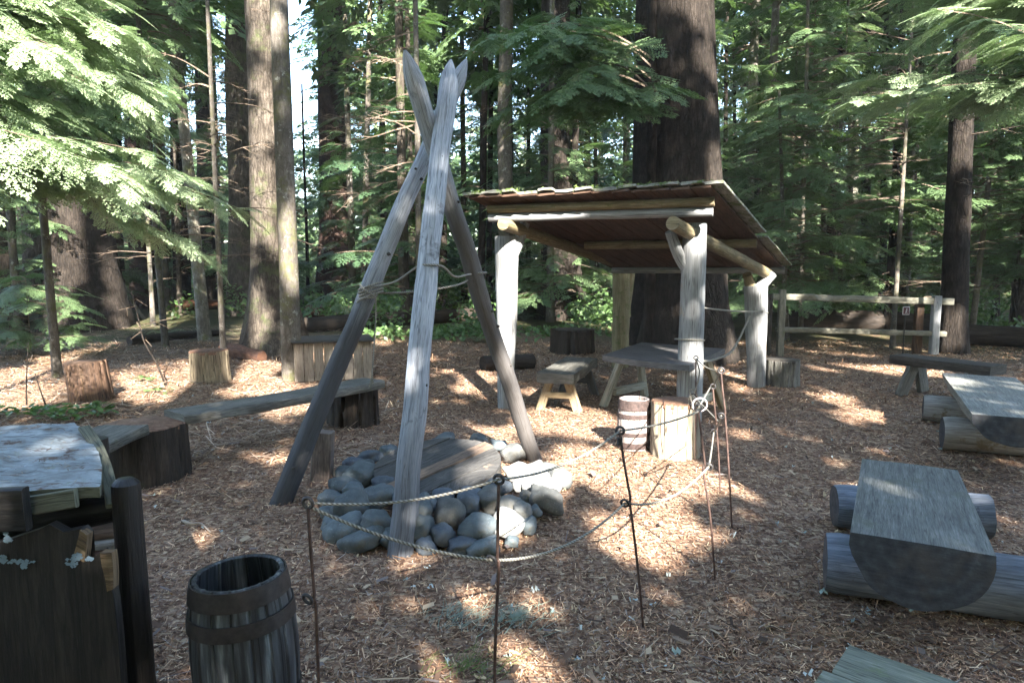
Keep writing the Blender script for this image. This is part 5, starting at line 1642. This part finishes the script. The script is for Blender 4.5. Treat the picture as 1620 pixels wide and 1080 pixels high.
def fill():
    rnd = random.Random(21)
    placed = []
    def put(x, y, s_, crowns, lab, grp, cat='tree', name='conifer_tree'):
        t = thing(name, lab, cat, (x, y, gz(x, y) - .1), grp)
        tr = link_mesh('trunk', rnd.choice(TRK), t); cr = link_mesh('crown', rnd.choice(crowns), t)
        zs = s_
        tr.scale = (s_ * 1.3, s_ * 1.3, s_ * 1.4); cr.scale = (s_, s_, zs)
        cr.rotation_euler.z = rnd.uniform(0, 6.28); tr.rotation_euler.z = rnd.uniform(0, 6.28)
    tries = 0
    nm = 0
    while nm < 62 and tries < 6000:
        tries += 1
        y = rnd.uniform(15, 34); x = rnd.uniform(-.86, .92) * y
        if any(math.hypot(x - a, y - b) < 2.3 for a, b in placed): continue
        px = 810 + 1080 * x / y
        if 415 < px < 550: continue
        if y < 19 and 560 < px < 1180: continue
        if y < 24 and 190 < px < 430: continue
        placed.append((x, y)); nm += 1
        put(x, y, rnd.uniform(.7, 1.25), MIDC, 'bushy green conifer with boughs down to the undergrowth in the wood behind the clearing', 'bushy conifers in the wood behind the clearing')
    nf = 0; tries = 0
    while nf < 90 and tries < 9000:
        tries += 1
        y = rnd.uniform(32, 68); x = rnd.uniform(-.95, .95) * y
        if any(math.hypot(x - a, y - b) < 2.6 for a, b in placed): continue
        px = 810 + 1080 * x / y
        gap = 440 < px < 525
        placed.append((x, y)); nf += 1
        put(x, y, (.55 if gap else rnd.uniform(.9, 1.7)), FARC, 'distant conifer in the depth of the wood, only a patch of foliage and trunk showing', 'distant conifers deep in the wood', name='distant_conifer')
fill()

# far wood: one mass closing the horizon
def far_wood():
    rng = np.random.default_rng(3)
    N = 34000
    a = rng.uniform(RT(35), RT(145), N); d = rng.uniform(70, 105, N)
    hmax = np.array([13 + 9 * noise.noise(V((q * 9, 0, 0))) for q in a])
    z = rng.uniform(0, 1, N) ** .8 * np.maximum(6, hmax)
    px = 810 + 1080 / np.tan(a)
    z = np.where((px > 445) & (px < 520), z * .5, z)
    P = np.stack([np.cos(a) * d, np.sin(a) * d, z], 1)
    s_ = rng.uniform(.25, .8, (N, 1))
    u = rng.normal(0, 1, (N, 3)); u /= np.linalg.norm(u, axis=1, keepdims=True); v = np.cross(u, rng.normal(0, 1, (N, 3))); v /= np.linalg.norm(v, axis=1, keepdims=True)
    Q = np.stack([P - u * s_, P - v * s_ * .5, P + u * s_, P + v * s_ * .5], 1)
    o = link_mesh('far_wood', quads_mesh('far_wood', Q, mats=['needle'])); o['kind'] = 'stuff'
far_wood()

# undergrowth
def leaves(P, s0, s1, rng, up=.5):
    N = len(P)
    n_ = rng.normal(0, 1, (N, 3)); n_[:, 2] = np.abs(n_[:, 2]) + up; n_ /= np.linalg.norm(n_, axis=1, keepdims=True)
    u = np.cross(n_, rng.normal(0, 1, (N, 3))); u /= np.linalg.norm(u, axis=1, keepdims=True); v = np.cross(n_, u)
    s_ = rng.uniform(s0, s1, (N, 1))
    return np.stack([P - u * s_, P - v * s_ * .6 + u * s_ * .1, P + u * s_, P + v * s_ * .6 + u * s_ * .1], 1)
def undergrowth():
    rng = np.random.default_rng(8)
    out = []
    for k in range(720):
        y = rng.uniform(14.5, 48); x = rng.uniform(-.86, .9) * y
        px = 810 + 1080 * x / y
        if y < 17.5 and 100 < px < 560: continue
        if noise.noise(V((x * .22, y * .22, 0))) < -.12: continue
        if px < 500 and y < 34 and rng.uniform() < .8: continue
        h = rng.uniform(.35, 1.25) * (1 if y > 17 else .6); n = int(110)
        r_ = rng.uniform(.4, 1.1)
        a = rng.uniform(0, 2 * PI, n); q = rng.uniform(0, 1, n) ** .5 * r_
        zz = h * rng.uniform(.15, 1, n) * (1 - .5 * (q / r_) ** 2)
        P = np.stack([x + np.cos(a) * q, y + np.sin(a) * q, gz(x, y) + zz], 1)
        out.append(leaves(P, .03 + y * .0007, .07 + y * .0016, rng))
    o = link_mesh('undergrowth', quads_mesh('undergrowth', np.concatenate(out), mats=['leaf_bright'])); o['kind'] = 'stuff'
undergrowth()

# individual plants
def bush(label, x, y, h, r_, n, mat, seed, name='shrub', kind='near'):
    t = thing(name, label, 'shrub', (x, y, 0))
    out, st = [], []; rng = np.random.default_rng(seed)
    for k in range(n):
        f = (k + .5) / n; az = rng.uniform(0, 2 * PI)
        L = r_ * (1 - .55 * f) * rng.uniform(.7, 1.1)
        branch((0, 0, .1 + h * f), az, L, rng.uniform(.0, .45), .2, kind, rng, out, st, 1.0, .010, bare=.15)
    A = np.concatenate(out); B = np.array(st + stick((0, 0, -.05), (0, 0, h), .018, .006))
    link_mesh('foliage', quads_mesh('foliage', A, mats=[mat]), t); link_mesh('stems', quads_mesh('stems', B, mats=['twig']), t)
b_ = G(50, 560)
bush('low green hemlock bush in half shade at the left edge behind the stump', b_.x, b_.y, 1.35, 1.15, 26, 'needle', 81)
b_ = G(500, 520); 
def broadleaf(label, x, y, r_, h, n, s0, s1, seed, mat='leaf_bright', name='ground_plant'):
    rng = np.random.default_rng(seed)
    a = rng.uniform(0, 2 * PI, n); q = rng.uniform(0, 1, n) ** .6 * r_
    P = np.stack([np.cos(a) * q * 1.5, np.sin(a) * q, h * rng.uniform(.25, 1, n) * (1 - .4 * q / r_)], 1)
    c = 5
    # pointed ovate leaves from two quads folded along the midrib
    nrm = rng.normal(0, .35, (n, 3)); nrm[:, 2] = 1; nrm /= np.linalg.norm(nrm, axis=1, keepdims=True)
    u = np.cross(nrm, rng.normal(0, 1, (n, 3))); u /= np.linalg.norm(u, axis=1, keepdims=True); v = np.cross(nrm, u)
    s_ = rng.uniform(s0, s1, (n, 1))
    l1 = np.stack([P - u * s_, P + u * s_, P + u * s_ * .35 + v * s_ * .55 + nrm * s_ * .12, P - u * s_ * .55 + v * s_ * .5 + nrm * s_ * .12], 1)
    l2 = np.stack([P - u * s_, P - u * s_ * .55 - v * s_ * .5 + nrm * s_ * .12, P + u * s_ * .35 - v * s_ * .55 + nrm * s_ * .12, P + u * s_], 1)
    st = []
    for k in range(0, n, 3): st += stick(np.array([P[k, 0] * .7, P[k, 1] * .7, -.01]), P[k], .003, .002)
    t = thing(name, label, 'plant', (x, y, 0))
    link_mesh('leaves', quads_mesh('leaves', np.concatenate([l1, l2]), mats=[mat]), t); link_mesh('stems', quads_mesh('stems', np.array(st), mats=['twig']), t)
for lab, px, py, r_, h, n in (('broad leaved green plants in front of the leaning red brown stump', 112, 660, .30, .16, 110), ('green leafy plant at the left edge beside the lichen covered slab', 22, 656, .22, .12, 40),
                              ('small green seedling on the sunny ground right of the red brown stump', 248, 622, .15, .1, 22), ('small leafy sprig above the seedlings near the tan stump', 228, 602, .1, .08, 14),
                              ('light green leaves at the foot of the leaning red brown stump', 160, 645, .12, .08, 16)):
    p = G(px, py); broadleaf(lab, p.x, p.y, r_, h, n, .03, .065, px)

def fern(label, px, py, n, L, seed):
    p = G(px, py); t = thing('fern', label, 'fern', (p.x, p.y, gz(p.x, p.y)))
    rng = np.random.default_rng(seed)
    for k in range(n):
        az = 2 * PI * k / n + rng.uniform(-.3, .3); l = L * rng.uniform(.7, 1.1); Q = []
        d = np.array([math.cos(az), math.sin(az), 0]); s_ = np.array([-math.sin(az), math.cos(az), 0])
        for i in range(22):
            f = i / 22; c = d * l * f * .85 + np.array([0, 0, l * (1.0 * f - .95 * f * f)])
            w_ = l * .2 * math.sin(PI * min(1, .15 + f * .85)) ** .8
            for sd in (-1, 1):
                e = s_ * sd + d * .35; Q.append((c, c + e * w_ * .4 + d * .012, c + e * w_, c + e * w_ * .4 - d * .012))
        link_mesh('frond', quads_mesh('frond', np.array(Q), mats=['leaf_bright']), t)
for lab, px, py, n, L, s_ in (('fern with arching fronds left of the slender leaning trunk', 262, 530, 9, .55, 1), ('fern in front of the dark trunks behind the tripod', 630, 500, 9, .6, 2),
                              ('fern right of the smooth mossy trunk by the sky gap', 510, 520, 8, .5, 3), ('fern between the tripod poles in the shade', 690, 520, 9, .5, 4),
                              ('fern close to the left shelter post', 755, 540, 9, .5, 5), ('fern at the root flare of the broad sunlit trunk', 375, 500, 8, .6, 6),
                              ('fern beside the broad dark trunk left of the shelter', 830, 505, 8, .7, 7), ('fern behind the rail fence left post', 1262, 500, 8, .7, 8), ('fern behind the middle of the rail fence', 1340, 508, 8, .7, 9)):
    fern(lab, px, py, n, L, s_)

# fallen logs, roots, rotten wood
def log(label, p, q, r0, r1, mat, name='fallen_log', rough=.15, cat='log'):
    p, q = V(p), V(q)
    m = MB(); m.tube([p + V((0, 0, r0 * .7)), (p + q) / 2 + V((0, 0, r0 * .8)), q + V((0, 0, r1 * .7))], [r0, (r0 + r1) / 2, r1], n=20, rough=rough, rings=30)
    o = m.build(name, mat, None, loc=p); setp(o, label, cat)
log('brown fallen log behind the slender leaning trunk', G(272, 492), G(368, 486), .22, .16, 'rot')
log('dark fallen log across the sunny litter behind the tan stump', G(205, 545), G(345, 530), .10, .08, 'stump_bark')
log('rotten red log beside the root flare of the broad sunlit trunk', G(356, 562), G(415, 572), .13, .10, 'rot', rough=.3)
log('black log lying behind the left shelter post', G(764, 586), G(842, 580), .13, .12, 'stump_bark')
log('dark rotten trunk lying across the wood behind the tripod', G(470, 528), G(760, 505), .22, .2, 'stump_bark')
log('reddish rotten log right of the sky gap trunk', G(488, 500), G(560, 502), .22, .18, 'rot', rough=.3)
log('long dark fallen trunk behind the rail fence', G(1235, 520), G(1500, 528), .30, .26, 'stump_bark')
log('dark fallen trunk at the right edge beyond the fence', G(1520, 540), G(1750, 556), .22, .2, 'stump_bark')
stump(G(905, 556), .36, .42, 'stump_bark', 'stump_bark', 'ragged dark rotten stump behind the shelter bench', flute=.35, groove=14, name='rotten_stump')
# bent white sapling and thin bare stems
def stem(label, pts, r, mat='bark_pale', extra=0):
    m = MB(); m.tube(curve(pts, 24), [r * (1 - .6 * k / 24) for k in range(40)][:len(curve(pts, 24))], n=8)
    t = thing('bare_sapling', label, 'sapling', pts[0]); m.build('stem', mat, t)
    if extra:
        S = []; rng = np.random.default_rng(extra)
        c = curve(pts, 24)
        for k in range(extra):
            p = np.array(c[rng.integers(6, len(c))]); az = rng.uniform(0, 2 * PI); l = rng.uniform(.2, .6)
            e = p + np.array([math.cos(az) * l, math.sin(az) * l, rng.uniform(-.2, .4) * l]); S += stick(p, e, .006, .003)
            S += stick((p + e) / 2, (p + e) / 2 + np.array([math.cos(az + 1) * l * .4, math.sin(az + 1) * l * .4, -.1]), .004, .002)
        add_quads('twigs', np.array(S), 'twig', t)
g = G(229, 505); stem('bent white sapling stem in full sun', [g, D(205, 470, g.y), D(190, 430, g.y - .3), D(182, 380, g.y - .8)], .055, extra=24)
g = G(262, 610); stem('thin dark bent stem rising in front of the sunny litter', [g, D(248, 575, g.y), D(228, 540, g.y), D(218, 500, g.y + .2), D(205, 450, g.y + .4)], .014, 'bark_dark', extra=6)
g = G(42, 640); stem('thin upright bare stem at the left', [g, D(42, 600, g.y), D(45, 540, g.y)], .010, 'bark_dark')
g = G(72, 640); stem('thin slanting bare stem by the green leaves', [g, D(62, 612, g.y), D(55, 590, g.y)], .010, 'bark_dark')

# grey lichen twigs on the chips in the foreground
def litter(label, px, py, r_, n, mats, seed, name='fallen_sprig'):
    p = G(px, py); rng = np.random.default_rng(seed); S = []
    for k in range(n):
        a = rng.uniform(0, 2 * PI); q = rng.uniform(0, r_); z = rng.uniform(.01, .035)
        c = np.array([math.cos(a) * q * 1.4, math.sin(a) * q * .8, z]); b = rng.normal(.9, .5); l = rng.uniform(.03, .12)
        S += stick(c, c + np.array([math.cos(b) * l, math.sin(b) * l, rng.uniform(-.01, .03)]), .0013, .0006)
    o = link_mesh(name, quads_mesh(name, np.array(S), mats=[mats]), None, p); setp(o, label, 'sprig')
MAT['lichen_grey'] = plain('grey_green_lichen', (.20, .25, .20), .9)
litter('grey green lichen sprig lying right of the second stake', 790, 990, .2, 100, 'lichen_grey', 3)
litter('wispy grey lichen twig on the chips left of the second stake', 715, 985, .13, 60, 'lichen_grey', 4)
litter('blue grey lichen tuft near the second stake', 812, 985, .02, 60, 'lichen_grey', 5)
litter('green moss sprig at the bottom centre of the picture', 735, 1062, .14, 80, 'leaf_moss', 6)
m = MB(); m.tube(curve([G(288, 823, .02), G(303, 828, .03), G(318, 828, .03), G(333, 841, .02)], 12), [.006, .01, .011, .009, .008, .008, .009, .008, .007, .006, .005, .004, .003], n=8); o = m.build('wood_splinter', 'crate', None, loc=G(310, 830)); setp(o, 'curled tan splinter of wood on the chips between the dark post and the tripod', 'splinter')

# ================================================================ unseen conifers added behind the viewer, crowns shaped to cast the dapples
def dilate(m, k):
    o = m.copy()
    for dy in range(-k, k + 1):
        for dx in range(-k, k + 1):
            if dx * dx + dy * dy <= k * k: o |= np.roll(np.roll(m, dy, 0), dx, 1)
    return o

def shade_wood():
    mask = dilate(globals()['mask'], 2)
    rng = np.random.default_rng(77)
    trees = [(-13.5, -7), (-9, -9), (-4.5, -7.5), (.5, -9.5), (5, -7.5), (10, -9), (15, -7.5), (20.5, -9), (26, -8), (-18, -9)]
    Qs = {k: [] for k in range(len(trees))}
    step = .125
    us, vs = np.meshgrid(np.arange(U0, U1, step), np.arange(V0, V1, step))
    us = us.ravel(); vs = vs.ravel()
    for lay in range(2):
        u_ = us + rng.uniform(-step, step, len(us)) * .6; v_ = vs + rng.uniform(-step, step, len(us)) * .6
        iu = ((u_ - U0) / CELL).astype(int).clip(0, W_ - 1); iv = ((v_ - V0) / CELL).astype(int).clip(0, H_ - 1)
        keep = ~mask[iv, iu] & (rng.uniform(0, 1, len(u_)) > (.01 if lay == 0 else .1))
        u2, v2 = u_[keep], v_[keep]
        base = u2[:, None] * np.array(E1) + v2[:, None] * np.array(E2)
        # slide along the sun direction until the leaf lies in the crown of the nearest tree
        Yt = rng.uniform(-3.2, 3.2, len(u2))
        tY0 = (-8.3 + Yt - base[:, 1]) / SUN.y
        P = base + tY0[:, None] * np.array(SUN)
        ok = (P[:, 2] > .4) & (P[:, 2] < 27)
        P = P[ok]
        own = np.argmin(np.abs(P[:, 0:1] - np.array([t[0] for t in trees])[None]), 1)
        N = len(P)
        n_ = np.array(SUN)[None] + rng.normal(0, .35, (N, 3)); n_ /= np.linalg.norm(n_, axis=1, keepdims=True)
        a = np.cross(n_, rng.normal(0, 1, (N, 3))); a /= np.linalg.norm(a, axis=1, keepdims=True); b = np.cross(n_, a)
        s_ = rng.uniform(.10, .17, (N, 1))
        Q = np.stack([P - a * s_, P - b * s_ * .8, P + a * s_, P + b * s_ * .8], 1)
        for k in range(len(trees)): Qs[k].append(Q[own == k])
    for k, (x, y) in enumerate(trees):
        t = thing('conifer_tree', 'tall unseen conifer added behind the viewer, its crown shaped to shade the clearing', 'tree', (x, y, 0), 'unseen conifers added to shade the clearing')
        trunk_mb(V((x, y, 0)), V((x, y, 28)), 28, .32, .4, 14).build('trunk', 'bark_dark', t, smooth=80)
        Q = np.concatenate(Qs[k]) - np.array([x, y, 0])
        link_mesh('crown', quads_mesh('crown', Q, mats=['needle_dark']), t)  # leaf screen with gaps cut where sun should reach the clearing
shade_wood()
# thin air between the trees
def haze():
    m = MB(); m.box((0, 40, 17), (360, 260, 46)); o = m.build('haze', [], None, loc=(0, 40, 17), smooth=0)
    mt = bpy.data.materials.new('thin_haze'); mt.use_nodes = True
    t = mt.node_tree; t.nodes.clear()
    out = t.nodes.new('ShaderNodeOutputMaterial'); v = t.nodes.new('ShaderNodeVolumePrincipled')
    v.inputs['Color'].default_value = (.92, .96, 1, 1); v.inputs['Density'].default_value = .0006; v.inputs['Anisotropy'].default_value = 0.0
    t.links.new(v.outputs[0], out.inputs['Volume'])
    o.data.materials.clear(); o.data.materials.append(mt); o['kind'] = 'stuff'
haze()
